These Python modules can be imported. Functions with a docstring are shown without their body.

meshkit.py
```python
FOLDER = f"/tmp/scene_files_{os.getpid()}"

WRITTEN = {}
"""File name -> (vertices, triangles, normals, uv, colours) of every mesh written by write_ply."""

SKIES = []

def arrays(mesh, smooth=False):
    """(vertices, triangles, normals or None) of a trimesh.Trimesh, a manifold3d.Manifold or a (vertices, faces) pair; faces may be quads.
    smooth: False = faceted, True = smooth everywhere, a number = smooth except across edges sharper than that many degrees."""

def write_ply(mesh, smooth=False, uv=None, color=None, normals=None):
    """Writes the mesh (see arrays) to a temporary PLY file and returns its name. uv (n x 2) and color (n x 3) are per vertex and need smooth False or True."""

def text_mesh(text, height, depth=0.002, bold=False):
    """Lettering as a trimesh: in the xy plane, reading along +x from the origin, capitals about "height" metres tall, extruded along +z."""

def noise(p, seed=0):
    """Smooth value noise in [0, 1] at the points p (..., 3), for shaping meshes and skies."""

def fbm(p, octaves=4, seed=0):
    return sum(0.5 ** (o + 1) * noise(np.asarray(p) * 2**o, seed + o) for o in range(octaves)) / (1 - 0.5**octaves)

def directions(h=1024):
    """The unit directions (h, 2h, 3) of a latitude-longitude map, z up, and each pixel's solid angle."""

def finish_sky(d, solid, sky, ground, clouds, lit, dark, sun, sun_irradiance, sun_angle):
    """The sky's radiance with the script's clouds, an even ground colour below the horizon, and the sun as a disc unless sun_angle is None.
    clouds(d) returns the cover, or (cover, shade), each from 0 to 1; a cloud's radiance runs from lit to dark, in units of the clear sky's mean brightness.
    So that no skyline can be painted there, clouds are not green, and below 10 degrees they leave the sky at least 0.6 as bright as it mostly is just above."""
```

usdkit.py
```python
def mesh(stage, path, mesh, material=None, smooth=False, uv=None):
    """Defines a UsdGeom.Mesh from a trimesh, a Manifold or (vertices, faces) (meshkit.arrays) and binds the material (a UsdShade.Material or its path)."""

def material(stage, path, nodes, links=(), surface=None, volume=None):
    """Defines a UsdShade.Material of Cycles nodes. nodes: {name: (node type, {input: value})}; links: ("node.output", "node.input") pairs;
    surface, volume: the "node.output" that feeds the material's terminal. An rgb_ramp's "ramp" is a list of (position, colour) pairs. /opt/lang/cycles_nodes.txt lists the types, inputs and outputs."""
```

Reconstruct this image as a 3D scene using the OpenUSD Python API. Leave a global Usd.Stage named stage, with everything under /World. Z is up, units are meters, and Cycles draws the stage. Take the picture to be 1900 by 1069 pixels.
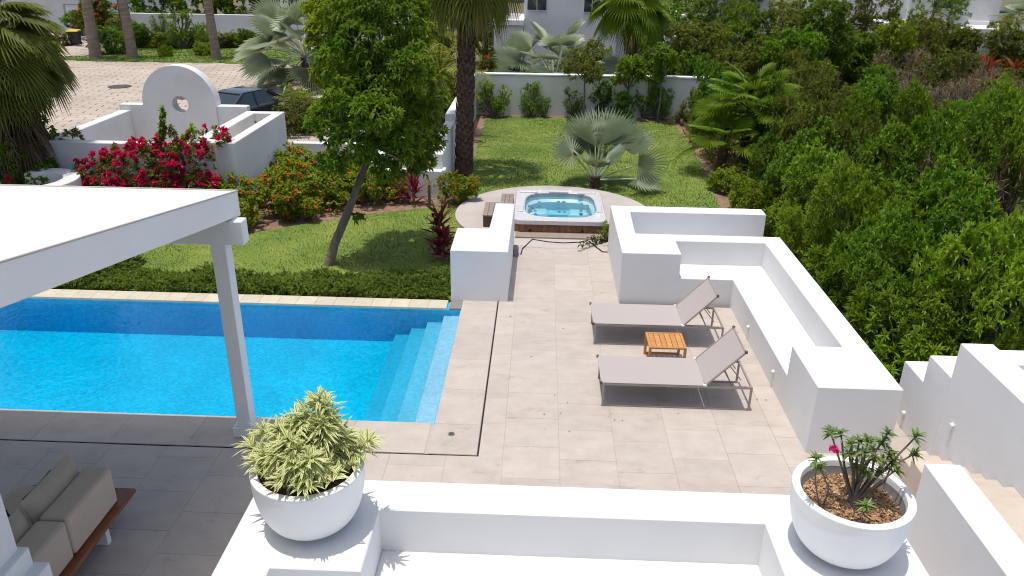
import math, random
import numpy as np, trimesh
import shapely, shapely.geometry as sg
from shapely.ops import unary_union
import manifold3d as m3
import usdkit, meshkit
from pxr import Usd, UsdGeom, UsdShade, UsdLux, Gf, Sdf

stage = Usd.Stage.CreateInMemory()
UsdGeom.SetStageUpAxis(stage, UsdGeom.Tokens.z)
UsdGeom.SetStageMetersPerUnit(stage, 1.0)
UsdGeom.Xform.Define(stage, '/World')
UsdGeom.Scope.Define(stage, '/World/Looks')

# ------------------------------------------------------------------ camera, sky, sun, exposure
EYE = np.array([0, 0, 5.2]); PITCH, YAW, ROLL, FPX = 0.4114, -0.03383, -0.013938, 1446.5
EXPOSURE = -0.08
SUN_DIR = np.array([-0.11, -0.02, 1.0]); SUN_DIR = SUN_DIR / np.linalg.norm(SUN_DIR)
SUN_POWER, SKY_POWER = 0.92, 0.15
cp, sp, cy, sy = math.cos(PITCH), math.sin(PITCH), math.cos(YAW), math.sin(YAW)
FWD = np.array([sy * cp, cy * cp, -sp]); _r = np.array([cy, -sy, 0]); _d = np.cross(FWD, _r)
c_, s_ = math.cos(ROLL), math.sin(ROLL)
RIGHT, DOWN = c_ * _r + s_ * _d, -s_ * _r + c_ * _d
cam = UsdGeom.Camera.Define(stage, '/World/camera')
cam.AddTransformOp().Set(Gf.Matrix4d(*RIGHT, 0, *(-DOWN), 0, *(-FWD), 0, *EYE, 1))
cam.CreateHorizontalApertureAttr(36.0); cam.CreateVerticalApertureAttr(20.25)
cam.CreateFocalLengthAttr(36.0 * FPX / 1900); cam.CreateClippingRangeAttr(Gf.Vec2f(0.05, 2000))
cam.CreateExposureAttr(EXPOSURE)
sun = UsdLux.DistantLight.Define(stage, '/World/sun')
sun.CreateNormalizeAttr(True); sun.CreateIntensityAttr(SUN_POWER); sun.CreateAngleAttr(0.53); sun.CreateColorAttr(Gf.Vec3f(1.0, 0.965, 0.91))
_z = SUN_DIR; _x = np.cross([0, 1, 0], _z); _x /= np.linalg.norm(_x); _y = np.cross(_z, _x)
sun.AddTransformOp().Set(Gf.Matrix4d(*_x, 0, *_y, 0, *_z, 0, 0, 0, 0, 1))
sky = UsdLux.DomeLight.Define(stage, '/World/sky')
sky_m = usdkit.material(stage, '/World/Looks/sky', {
    's': ('sky_texture', {'sky_type': 'single_scattering', 'sun_disc': False, 'aerosol_density': 3.5, 'sun_elevation': float(math.asin(SUN_DIR[2])), 'sun_rotation': float(math.atan2(SUN_DIR[0], SUN_DIR[1]))}),
    'b': ('background_shader', {'strength': SKY_POWER})}, [('s.color', 'b.color')], surface='b.background')
UsdShade.MaterialBindingAPI.Apply(sky.GetPrim()).Bind(sky_m)
sky.GetPrim().SetCustomDataByKey('kind', 'structure')

def ray(px, py):
    return (px - 950) / FPX * RIGHT + (py - 534.5) / FPX * DOWN + FWD
def at(px, py, z=0.0):                      # the point of the place at height z that the photograph shows at this spot
    d = ray(px, py); return EYE + (z - EYE[2]) / d[2] * d
def atY(px, py, Y):
    d = ray(px, py); return EYE + Y / d[1] * d

# ------------------------------------------------------------------ naming and tagging
_names = {}
def numbered(parent, name):
    k = (parent, name); n = _names.get(k, 0); _names[k] = n + 1
    return f'{parent}/{name}' if n == 0 else f'{parent}/{name}_{n:03d}'
def tag(prim, label=None, cat=None, group=None, kind=None):
    for k, v in (('label', label), ('category', cat), ('group', group), ('kind', kind)):
        if v: prim.SetCustomDataByKey(k, v)
    return prim
def thing(name, label, cat, group=None, loc=(0, 0, 0), rz=0, scale=None, kind=None):
    x = UsdGeom.Xform.Define(stage, numbered('/World', name))
    if any(loc): x.AddTranslateOp().Set(Gf.Vec3d(*map(float, loc)))
    if rz: x.AddRotateZOp().Set(float(rz))
    if scale is not None: x.AddScaleOp().Set(Gf.Vec3f(*map(float, scale)))
    tag(x.GetPrim(), label, cat, group, kind)
    return str(x.GetPath())
def part(parent, name, mesh, mat, smooth=False, uv=None, label=None, kind=None):
    p = numbered(parent, name)
    m = usdkit.mesh(stage, p, mesh, mat, smooth=smooth, uv=uv)
    tag(m.GetPrim(), label, kind=kind)
    return p
def one(name, mesh, mat, label=None, cat=None, group=None, kind=None, smooth=False, uv=None):
    p = numbered('/World', name)
    m = usdkit.mesh(stage, p, mesh, mat, smooth=smooth, uv=uv)
    tag(m.GetPrim(), label, cat, group, kind)
    return p
def copy(src, label, loc, rz=0, scale=None, group=None, cat=None):
    was = stage.GetPrimAtPath(src).GetCustomData()
    base = src.split('/')[-1]
    if base[-4:-3] == '_' and base[-3:].isdigit(): base = base[:-4]
    x = UsdGeom.Xform.Define(stage, numbered('/World', base))
    x.GetPrim().GetReferences().AddInternalReference(src)
    x.ClearXformOpOrder()
    x.AddTranslateOp(opSuffix='c').Set(Gf.Vec3d(*map(float, loc)))
    x.AddRotateZOp(opSuffix='c').Set(float(rz))
    x.AddScaleOp(opSuffix='c').Set(Gf.Vec3f(*map(float, scale if scale is not None else (1, 1, 1))))
    x.GetPrim().SetInstanceable(True)
    tag(x.GetPrim(), label, cat or was.get('category'), group or was.get('group'))
    return str(x.GetPath())

# ------------------------------------------------------------------ materials
MATS = {}
def mat(name, a, b=None, c=None, scale=4.0, detail=4.0, rough=0.6, bump=0.0, bscale=60.0, spec=0.4, metallic=0.0, vary=0.0, coord='object', stretch=None, contrast=(0.3, 0.7), extra=None, coat=0.0):
    b = b or a; stops = [(contrast[0], a), (contrast[1], b)] if c is None else [(contrast[0], a), ((contrast[0] + contrast[1]) / 2, b), (contrast[1], c)]
    nodes = {'tc': ('texture_coordinate', {}), 'mp': ('mapping', {'scale': stretch or (1, 1, 1)}), 'n': ('noise_texture', {'scale': scale, 'detail': detail, 'roughness': 0.6}), 'r': ('rgb_ramp', {'ramp': stops}),
             'p': ('principled_bsdf', {'roughness': rough, 'specular_ior_level': spec, 'metallic': metallic, 'coat_weight': coat})}
    links = [(f'tc.{coord}', 'mp.vector'), ('mp.vector', 'n.vector'), ('n.fac', 'r.fac')]
    if vary:
        nodes.update({'oi': ('object_info', {}), 'mr': ('map_range', {'to_min': 1 - vary, 'to_max': 1 + vary}), 'h': ('hsv', {})})
        links += [('oi.random', 'mr.value'), ('mr.result', 'h.value'), ('r.color', 'h.color'), ('h.color', 'p.base_color')]
    else: links += [('r.color', 'p.base_color')]
    if bump:
        nodes.update({'n2': ('noise_texture', {'scale': bscale, 'detail': 3.0}), 'bm': ('bump', {'strength': bump, 'distance': 0.01})})
        links += [('mp.vector', 'n2.vector'), ('n2.fac', 'bm.height'), ('bm.normal', 'p.normal')]
    MATS[name] = usdkit.material(stage, f'/World/Looks/{name}', nodes, links, surface='p.BSDF')
    return MATS[name]

def leafmat(name, dark, mid, light, trans=0.27, rough=0.45, scale=2.0, vary=0.22, uvramp=None, spec=0.22, tint=(1.15, 1.25, 0.6), hue=0.011):
    nodes = {'tc': ('texture_coordinate', {}), 'g': ('geometry', {}), 'n': ('noise_texture', {'scale': scale, 'detail': 3.0}), 'w': ('math', {'math_type': 'multiply_add', 'value2': 0.55, 'value3': -0.02}),
             'ad': ('math', {'math_type': 'multiply_add', 'value2': 0.45}), 'r': ('rgb_ramp', {'ramp': [(0.12, dark), (0.5, mid), (0.9, light)]}),
             'oi': ('object_info', {}), 'mr': ('map_range', {'to_min': 1 - vary, 'to_max': 1 + vary}), 'mh': ('math', {'math_type': 'multiply', 'value2': 7.13}), 'fh': ('math', {'math_type': 'fraction'}), 'hr': ('map_range', {'to_min': 0.5 - hue, 'to_max': 0.5 + hue}), 'h': ('hsv', {}),
             'p': ('principled_bsdf', {'roughness': rough, 'specular_ior_level': spec}), 't': ('translucent_bsdf', {}), 'tg': ('mix_color', {'blend_type': 'multiply', 'fac': 1.0, 'b': tint}), 'mx': ('mix_closure', {'fac': trans})}
    links = [('tc.object', 'n.vector'), ('n.fac', 'w.value1'), ('g.random_per_island', 'ad.value1'), ('w.value', 'ad.value3'), ('ad.value', 'r.fac'),
             ('oi.random', 'mr.value'), ('mr.result', 'h.value'), ('oi.random', 'mh.value1'), ('mh.value', 'fh.value1'), ('fh.value', 'hr.value'), ('hr.result', 'h.hue'), ('r.color', 'h.color')]
    out = 'h.color'
    if uvramp:
        nodes.update({'uv': ('uvmap', {'attribute': 'st'}), 'sx': ('separate_xyz', {}), 'ur': ('rgb_ramp', {'ramp': uvramp}), 'um': ('mix_color', {'fac': 1.0, 'blend_type': 'multiply'})})
        links += [('uv.UV', 'sx.vector'), ('sx.x', 'ur.fac'), ('h.color', 'um.a'), ('ur.color', 'um.b')]; out = 'um.result'
    links += [(out, 'p.base_color'), (out, 'tg.a'), ('tg.result', 't.color'), ('p.BSDF', 'mx.closure1'), ('t.BSDF', 'mx.closure2')]
    MATS[name] = usdkit.material(stage, f'/World/Looks/{name}', nodes, links, surface='mx.closure')
    return MATS[name]

white = mat('white_stucco', (0.68, 0.675, 0.66), (0.735, 0.73, 0.72), scale=0.9, detail=6, rough=0.75, bump=0.10, bscale=26, spec=0.25)
white_old = mat('weathered_white_stucco', (0.56, 0.55, 0.53), (0.71, 0.705, 0.69), scale=0.7, detail=7, rough=0.8, bump=0.16, bscale=24, spec=0.2)
white_wood = mat('white_painted_wood', (0.69, 0.69, 0.685), (0.74, 0.74, 0.73), scale=1.2, rough=0.55, bump=0.12, bscale=30, spec=0.35, stretch=(1, 1, 1))
roof_white = mat('white_roof_coating', (0.72, 0.70, 0.67), (0.80, 0.79, 0.775), scale=0.8, detail=6, rough=0.7, bump=0.2, bscale=50)
grey_tub = mat('recess_grey', (0.66, 0.67, 0.69), (0.72, 0.73, 0.75), scale=1.2, rough=0.7)

def stone_mat(name, a, b, stain):
    nodes = {'tc': ('texture_coordinate', {}), 'mp': ('mapping', {'scale': (1.0, 1.5, 1.0)}), 'n': ('noise_texture', {'scale': 3.0, 'detail': 8.0, 'roughness': 0.65}), 'r': ('rgb_ramp', {'ramp': [(0.3, a), (0.7, b)]}),
             'n3': ('noise_texture', {'scale': 2.6, 'detail': 9.0, 'roughness': 0.75, 'distortion': 0.8}), 'r3': ('rgb_ramp', {'ramp': [(0.57, (0, 0, 0)), (0.71, (1, 1, 1))]}), 'sf': ('math', {'math_type': 'multiply', 'value2': 0.5}),
             'mx': ('mix_color', {'b': stain}), 'oi': ('object_info', {}), 'mr': ('map_range', {'to_min': 0.95, 'to_max': 1.05}), 'h': ('hsv', {}),
             'n2': ('noise_texture', {'scale': 45.0, 'detail': 4.0}), 'bm': ('bump', {'strength': 0.25, 'distance': 0.01}), 'p': ('principled_bsdf', {'roughness': 0.6, 'specular_ior_level': 0.3})}
    links = [('tc.object', 'mp.vector'), ('mp.vector', 'n.vector'), ('n.fac', 'r.fac'), ('mp.vector', 'n3.vector'), ('n3.fac', 'r3.fac'), ('r3.color', 'sf.value1'), ('sf.value', 'mx.fac'), ('r.color', 'mx.a'),
             ('oi.random', 'mr.value'), ('mr.result', 'h.value'), ('mx.result', 'h.color'), ('h.color', 'p.base_color'), ('tc.object', 'n2.vector'), ('n2.fac', 'bm.height'), ('bm.normal', 'p.normal')]
    MATS[name] = usdkit.material(stage, f'/World/Looks/{name}', nodes, links, surface='p.BSDF'); return MATS[name]
stone = stone_mat('patio_stone', (0.405, 0.352, 0.308), (0.485, 0.430, 0.382), (0.27, 0.20, 0.155))
stone_pale = stone_mat('stair_stone', (0.46, 0.39, 0.32), (0.54, 0.47, 0.40), (0.34, 0.27, 0.20))
grout = mat('grout', (0.40, 0.34, 0.30), (0.46, 0.40, 0.36), scale=6)
dark_slot = mat('dark_slot', (0.012, 0.012, 0.012), (0.02, 0.02, 0.02), rough=0.8)
concrete = mat('platform_concrete', (0.40, 0.355, 0.325), (0.48, 0.43, 0.395), scale=1.5, detail=8, rough=0.75, bump=0.3, bscale=50)
coping_m = mat('pool_edge_tile', (0.50, 0.44, 0.33), (0.58, 0.53, 0.42), scale=5, rough=0.5, bump=0.15, bscale=60, vary=0.06)
paver_m = mat('driveway_paver', (0.37, 0.305, 0.245), (0.50, 0.425, 0.35), scale=0.5, detail=7, rough=0.8, bump=0.4, bscale=20, vary=0.1)
soil = mat('mulch_soil', (0.16, 0.095, 0.06), (0.30, 0.19, 0.13), scale=6, detail=8, rough=0.95, bump=0.8, bscale=25)
dry_soil = mat('dry_ground', (0.085, 0.085, 0.04), (0.18, 0.15, 0.09), scale=1.5, detail=8, rough=0.95, bump=0.8, bscale=15)
lawn_m = mat('lawn_turf', (0.095, 0.16, 0.024), (0.15, 0.215, 0.033), (0.24, 0.26, 0.06), scale=0.9, detail=7, rough=0.9, bump=1.0, bscale=45, contrast=(0.3, 0.72))
grass_m = leafmat('grass_blade', (0.09, 0.16, 0.02), (0.16, 0.23, 0.034), (0.26, 0.28, 0.065), trans=0.3, scale=0.9, rough=0.6, spec=0.2)
teak = mat('teak_wood', (0.42, 0.185, 0.05), (0.58, 0.28, 0.085), scale=5, detail=6, rough=0.45, bump=0.15, bscale=40, stretch=(1, 8, 8), vary=0.1)
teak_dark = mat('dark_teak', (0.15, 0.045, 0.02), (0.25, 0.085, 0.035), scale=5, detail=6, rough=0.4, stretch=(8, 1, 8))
cedar = mat('weathered_cedar', (0.13, 0.055, 0.025), (0.27, 0.13, 0.065), scale=4, detail=7, rough=0.7, bump=0.3, bscale=30, stretch=(8, 8, 1), vary=0.15)
old_wood = mat('grey_weathered_wood', (0.20, 0.155, 0.125), (0.33, 0.27, 0.23), scale=4, detail=7, rough=0.8, bump=0.3, bscale=30, stretch=(1, 8, 8), vary=0.1)
dark_wood = mat('stair_side_wood', (0.06, 0.035, 0.025), (0.11, 0.065, 0.045), scale=4, rough=0.7, stretch=(1, 8, 8))
sling = mat('taupe_sling_mesh', (0.40, 0.355, 0.335), (0.43, 0.385, 0.365), scale=60, rough=0.75, bump=0.3, bscale=700, spec=0.2)
frame_m = mat('taupe_metal_frame', (0.30, 0.26, 0.225), rough=0.4, spec=0.5)
cap_m = mat('brown_plastic_cap', (0.10, 0.075, 0.06), rough=0.5)
foot_m = mat('white_plastic', (0.75, 0.75, 0.74), rough=0.4)
cushion_m = mat('taupe_cushion_fabric', (0.46, 0.38, 0.30), (0.52, 0.43, 0.34), scale=3, rough=0.95, bump=0.35, bscale=400, spec=0.1)
navy = mat('navy_fabric', (0.012, 0.015, 0.06), (0.02, 0.024, 0.08), scale=20, rough=0.9)
pot_m = mat('white_pot_glaze', (0.73, 0.73, 0.71), (0.79, 0.79, 0.775), scale=2, rough=0.5, bump=0.08, bscale=40, spec=0.35)
pot_in = mat('pot_inside_grey', (0.16, 0.15, 0.14), (0.28, 0.26, 0.24), scale=6, rough=0.85)
chip_m = mat('wood_chips', (0.20, 0.105, 0.05), (0.50, 0.34, 0.20), scale=40, detail=1, rough=0.85)
bark = mat('grey_bark', (0.085, 0.062, 0.045), (0.21, 0.165, 0.125), scale=6, detail=8, rough=0.9, bump=1.0, bscale=25, stretch=(1, 1, 0.3))
palm_bark = mat('palm_bark', (0.03, 0.017, 0.011), (0.105, 0.06, 0.04), scale=7, detail=8, rough=0.95, bump=1.0, bscale=30)
palm_grey = mat('grey_palm_bark', (0.13, 0.092, 0.07), (0.27, 0.205, 0.155), scale=5, detail=8, rough=0.95, bump=1.0, bscale=20, stretch=(0.5, 0.5, 3))
boot_m = mat('palm_boot', (0.04, 0.023, 0.015), (0.13, 0.078, 0.05), scale=9, rough=0.9, vary=0.2)
shell_m = mat('grey_acrylic_shell', (0.50, 0.49, 0.49), (0.60, 0.59, 0.59), scale=14, detail=6, rough=0.25, spec=0.5)
tubin_m = mat('blue_acrylic_basin', (0.50, 0.58, 0.62), (0.58, 0.65, 0.69), scale=5, rough=0.3)
jet_m = mat('jet_grey', (0.18, 0.22, 0.25), rough=0.3)
steel_m = mat('dark_iron', (0.05, 0.045, 0.04), (0.09, 0.08, 0.07), scale=10, rough=0.7)
cable_m = mat('black_rubber', (0.02, 0.02, 0.02), rough=0.6)
box_m = mat('grey_outlet', (0.22, 0.20, 0.19), rough=0.5)
bin_m = mat('black_bin_plastic', (0.018, 0.018, 0.02), rough=0.5)
lid_m = mat('yellow_bin_lid', (0.55, 0.42, 0.03), rough=0.5)
car_m = mat('dark_grey_car_paint', (0.035, 0.037, 0.042), rough=0.3, metallic=0.4, coat=1.0)
glass_m = mat('dark_car_glass', (0.02, 0.03, 0.035), rough=0.05, spec=0.8)
tyre_m = mat('tyre_rubber', (0.015, 0.015, 0.015), rough=0.8)
rim_m = mat('alloy_rim', (0.4, 0.4, 0.41), rough=0.3, metallic=0.9)
lamp_m = mat('lamp_glass', (0.7, 0.7, 0.68), rough=0.15)
plate_m = mat('plate_white', (0.6, 0.6, 0.55), rough=0.4)
win_m = mat('dark_window_glass', (0.02, 0.024, 0.03), rough=0.05, spec=0.8)
gate_m = mat('grey_gate_paint', (0.30, 0.30, 0.29), (0.38, 0.38, 0.37), rough=0.5)
terrac = mat('terracotta', (0.35, 0.13, 0.06), (0.45, 0.2, 0.1), rough=0.8)
flower_red = leafmat('magenta_bract', (0.450, 0.007, 0.048), (0.750, 0.018, 0.105), (0.900, 0.060, 0.209), trans=0.4, vary=0.05)
flower_coral = leafmat('coral_petal', (0.650, 0.117, 0.030), (0.750, 0.208, 0.060), (0.800, 0.390, 0.120), trans=0.3)
flower_pink = leafmat('pink_petal', (0.75, 0.04, 0.22), (0.8, 0.08, 0.3), (0.85, 0.2, 0.4), trans=0.3)
flower_white = leafmat('white_petal', (0.7, 0.7, 0.65), (0.75, 0.75, 0.7), (0.8, 0.8, 0.76), trans=0.3)
rust = leafmat('rust_leaf', (0.20, 0.05, 0.02), (0.34, 0.10, 0.045), (0.5, 0.2, 0.1), trans=0.2)
burg = leafmat('burgundy_leaf', (0.102, 0.013, 0.020), (0.315, 0.026, 0.046), (0.675, 0.050, 0.099), trans=0.25)
crimson = leafmat('crimson_leaf', (0.182, 0.016, 0.039), (0.390, 0.026, 0.078), (0.585, 0.078, 0.156), trans=0.25)
L_deep = leafmat('deep_green_leaf', (0.078, 0.149, 0.013), (0.167, 0.278, 0.025), (0.381, 0.487, 0.046))
L_mid = leafmat('mid_green_leaf', (0.102, 0.185, 0.013), (0.245, 0.363, 0.024), (0.509, 0.572, 0.050))
L_lime = leafmat('lime_green_leaf', (0.149, 0.209, 0.015), (0.310, 0.374, 0.025), (0.506, 0.506, 0.045))
L_olive = leafmat('olive_leaf', (0.088, 0.105, 0.018), (0.202, 0.215, 0.035), (0.378, 0.337, 0.077))
L_tree = leafmat('tree_leaf', (0.075, 0.146, 0.012), (0.184, 0.291, 0.022), (0.457, 0.545, 0.045), scale=1.2)
L_ixora = leafmat('ixora_leaf', (0.162, 0.222, 0.014), (0.343, 0.397, 0.023), (0.848, 0.635, 0.040))
L_cover = leafmat('ground_cover_leaf', (0.104, 0.185, 0.023), (0.229, 0.319, 0.042), (0.458, 0.487, 0.091))
L_dry = leafmat('dry_twig', (0.11, 0.08, 0.05), (0.22, 0.165, 0.105), (0.36, 0.28, 0.19), trans=0.15, spec=0.15)
L_silver = leafmat('silver_palm_leaf', (0.330, 0.389, 0.270), (0.518, 0.564, 0.391), (0.790, 0.796, 0.558), trans=0.2, scale=3, vary=0.08, rough=0.4, spec=0.5)
L_fan = leafmat('fan_palm_leaf', (0.101, 0.174, 0.012), (0.230, 0.329, 0.020), (0.545, 0.527, 0.045), trans=0.35, scale=3)
L_sabal = leafmat('sabal_leaf', (0.105, 0.131, 0.022), (0.255, 0.273, 0.047), (0.600, 0.522, 0.118), trans=0.25, scale=2)
L_sdead = leafmat('dead_frond', (0.156, 0.102, 0.055), (0.328, 0.218, 0.125), (0.562, 0.406, 0.234), trans=0.15, scale=2)
L_yel = leafmat('yellow_palm_leaf', (0.15, 0.17, 0.015), (0.32, 0.32, 0.03), (0.5, 0.46, 0.06), trans=0.35)
L_var = leafmat('variegated_leaf', (0.9, 0.9, 0.85), (1, 1, 0.95), (1.05, 1.05, 1.0), trans=0.35, vary=0.04, tint=(1, 1, .9),
                uvramp=[(0.0, (0.86, 0.85, 0.52)), (0.28, (0.82, 0.81, 0.44)), (0.40, (0.26, 0.36, 0.08)), (0.60, (0.26, 0.36, 0.08)), (0.72, (0.82, 0.81, 0.44)), (1.0, (0.86, 0.85, 0.52))])
L_aden = leafmat('desert_rose_leaf', (0.101, 0.162, 0.036), (0.191, 0.269, 0.062), (0.336, 0.408, 0.119), trans=0.25, spec=0.5)

# water: a clear surface that mirrors by fresnel, over a volume that absorbs red
def water_mat(name, coef, bscale, bstr):
    nodes = {'tc': ('texture_coordinate', {}), 'n': ('noise_texture', {'scale': bscale, 'detail': 3.0, 'distortion': 0.6}), 'bm': ('bump', {'strength': bstr, 'distance': 0.03}),
             'f': ('fresnel', {'IOR': 1.33}), 't': ('transparent_bsdf', {'color': (0.97, 0.99, 1.0)}), 'g': ('glossy_bsdf', {'roughness': 0.04, 'color': (1, 1, 1)}), 'mx': ('mix_closure', {}),
             'v': ('volume_coefficients', {'scatter_coeffs': (0, 0, 0), 'absorption_coeffs': coef, 'emission_coeffs': (0, 0, 0)})}
    links = [('tc.object', 'n.vector'), ('n.fac', 'bm.height'), ('bm.normal', 'g.normal'), ('f.fac', 'mx.fac'), ('t.BSDF', 'mx.closure1'), ('g.BSDF', 'mx.closure2')]
    MATS[name] = usdkit.material(stage, f'/World/Looks/{name}', nodes, links, surface='mx.closure', volume='v.volume'); return MATS[name]
water_m = water_mat('pool_water', (2.6, 0.28, 0.09), 9.0, 0.35)
tubwater_m = water_mat('tub_water', (0.85, 0.17, 0.06), 14.0, 0.5)
def caustic_mottle(name, a, b, c):  # mottled cell colours paint caustic ripple light onto the pool surfaces
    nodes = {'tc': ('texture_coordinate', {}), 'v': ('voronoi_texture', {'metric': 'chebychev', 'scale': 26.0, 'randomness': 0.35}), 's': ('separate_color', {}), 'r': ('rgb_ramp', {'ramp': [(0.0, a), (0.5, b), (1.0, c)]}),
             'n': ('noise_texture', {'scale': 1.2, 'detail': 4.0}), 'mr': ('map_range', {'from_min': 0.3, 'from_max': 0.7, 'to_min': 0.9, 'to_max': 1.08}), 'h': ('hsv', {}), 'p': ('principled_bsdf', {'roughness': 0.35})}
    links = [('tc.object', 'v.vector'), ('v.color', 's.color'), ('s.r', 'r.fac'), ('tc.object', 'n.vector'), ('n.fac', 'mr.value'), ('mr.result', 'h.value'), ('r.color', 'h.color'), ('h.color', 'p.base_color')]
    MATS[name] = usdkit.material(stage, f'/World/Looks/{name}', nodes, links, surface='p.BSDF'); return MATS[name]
pool_m = caustic_mottle('pool_caustic_mottle', (0.04, 0.51, 0.59), (0.08, 0.58, 0.65), (0.16, 0.67, 0.72))
pool_wall_m = caustic_mottle('pool_wall_shade_mottle', (0.025, 0.36, 0.58), (0.035, 0.40, 0.63), (0.05, 0.45, 0.68))  # darker blue than the floor: the shade on the walls is painted in
pool_step_m = caustic_mottle('pool_step_mottle', (0.33, 0.40, 0.50), (0.38, 0.44, 0.55), (0.43, 0.48, 0.59))

# ------------------------------------------------------------------ mesh helpers
cat = trimesh.util.concatenate
def box(x0, x1, y0, y1, z0, z1, ch=0.0):
    if ch <= 0:
        b = trimesh.creation.box((x1 - x0, y1 - y0, z1 - z0)); b.apply_translation(((x0 + x1) / 2, (y0 + y1) / 2, (z0 + z1) / 2)); return b
    pts = []
    for sx in (0, 1):
        for sy_ in (0, 1):
            for sz in (0, 1):
                p = np.array([x1 if sx else x0, y1 if sy_ else y0, z1 if sz else z0]); s = np.array([1 - 2 * sx, 1 - 2 * sy_, 1 - 2 * sz]) * ch
                for k in range(3):
                    q = p + s; q[k] = p[k]; pts.append(q)
    return trimesh.convex.convex_hull(np.array(pts))
def rbox(x0, x1, y0, y1, z0, z1, r, seg=10):
    ms = []
    s = m3.Manifold.sphere(r, seg * 2)
    for x in (x0 + r, x1 - r):
        for y in (y0 + r, y1 - r):
            for z in (z0 + r, z1 - r): ms.append(s.translate((x, y, z)))
    m = m3.Manifold.batch_hull(ms).to_mesh()
    return trimesh.Trimesh(m.vert_properties[:, :3], m.tri_verts)
def prism(poly, z0, z1):
    ps = [g for g in getattr(poly, 'geoms', [poly]) if g.geom_type == 'Polygon' and g.area > 1e-6]
    ms = []
    for g in ps:
        m = trimesh.creation.extrude_polygon(g, z1 - z0, engine='earcut'); m.apply_translation((0, 0, z0)); ms.append(m)
    return cat(ms)
def sheet(poly, z):
    ms = []
    for g in getattr(poly, 'geoms', [poly]):
        if g.geom_type != 'Polygon': continue
        v, f = trimesh.creation.triangulate_polygon(g, engine='earcut')
        n = np.cross(v[f[:, 1]] - v[f[:, 0]], v[f[:, 2]] - v[f[:, 0]])
        f = np.where((n < 0)[:, None], f[:, ::-1], f)
        ms.append(trimesh.Trimesh(np.column_stack([v, np.full(len(v), z)]), f, process=False))
    return cat(ms)
def inset_ring(r, ch):
    r = np.array(r)[:-1]; n = len(r); out = []
    for i in range(n):
        a, b, c = r[i - 1], r[i], r[(i + 1) % n]
        d1 = (b - a) / np.linalg.norm(b - a); d2 = (c - b) / np.linalg.norm(c - b)
        n1 = np.array([-d1[1], d1[0]]); n2 = np.array([-d2[1], d2[0]])
        out.append(b + ch * (n1 + n2) / (1 + n1 @ n2))
    return r, np.array(out)
def wall(poly, z0, z1, ch=0.012):
    """A walled plan raised from z0 to z1 with its top edges eased."""
    ms = []
    for g in getattr(poly, 'geoms', [poly]):
        g = sg.polygon.orient(g.simplify(0), 1.0); ins = []
        for ring in [g.exterior, *g.interiors]:
            a, b = inset_ring(ring.coords, ch); n = len(a); ins.append(b)
            v = np.vstack([np.column_stack([a, np.full(n, z0)]), np.column_stack([a, np.full(n, z1 - ch)]), np.column_stack([b, np.full(n, z1)])])
            f = []
            for i in range(n):
                j = (i + 1) % n
                for k in (0, 1): f += [[k * n + i, k * n + j, (k + 1) * n + j], [k * n + i, (k + 1) * n + j, (k + 1) * n + i]]
            ms.append(trimesh.Trimesh(v, f, process=False))
        ms.append(sheet(sg.Polygon(ins[0], ins[1:]), z1))
    return cat(ms)
R_ = lambda x0, x1, y0, y1: sg.box(x0, y0, x1, y1)
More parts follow.
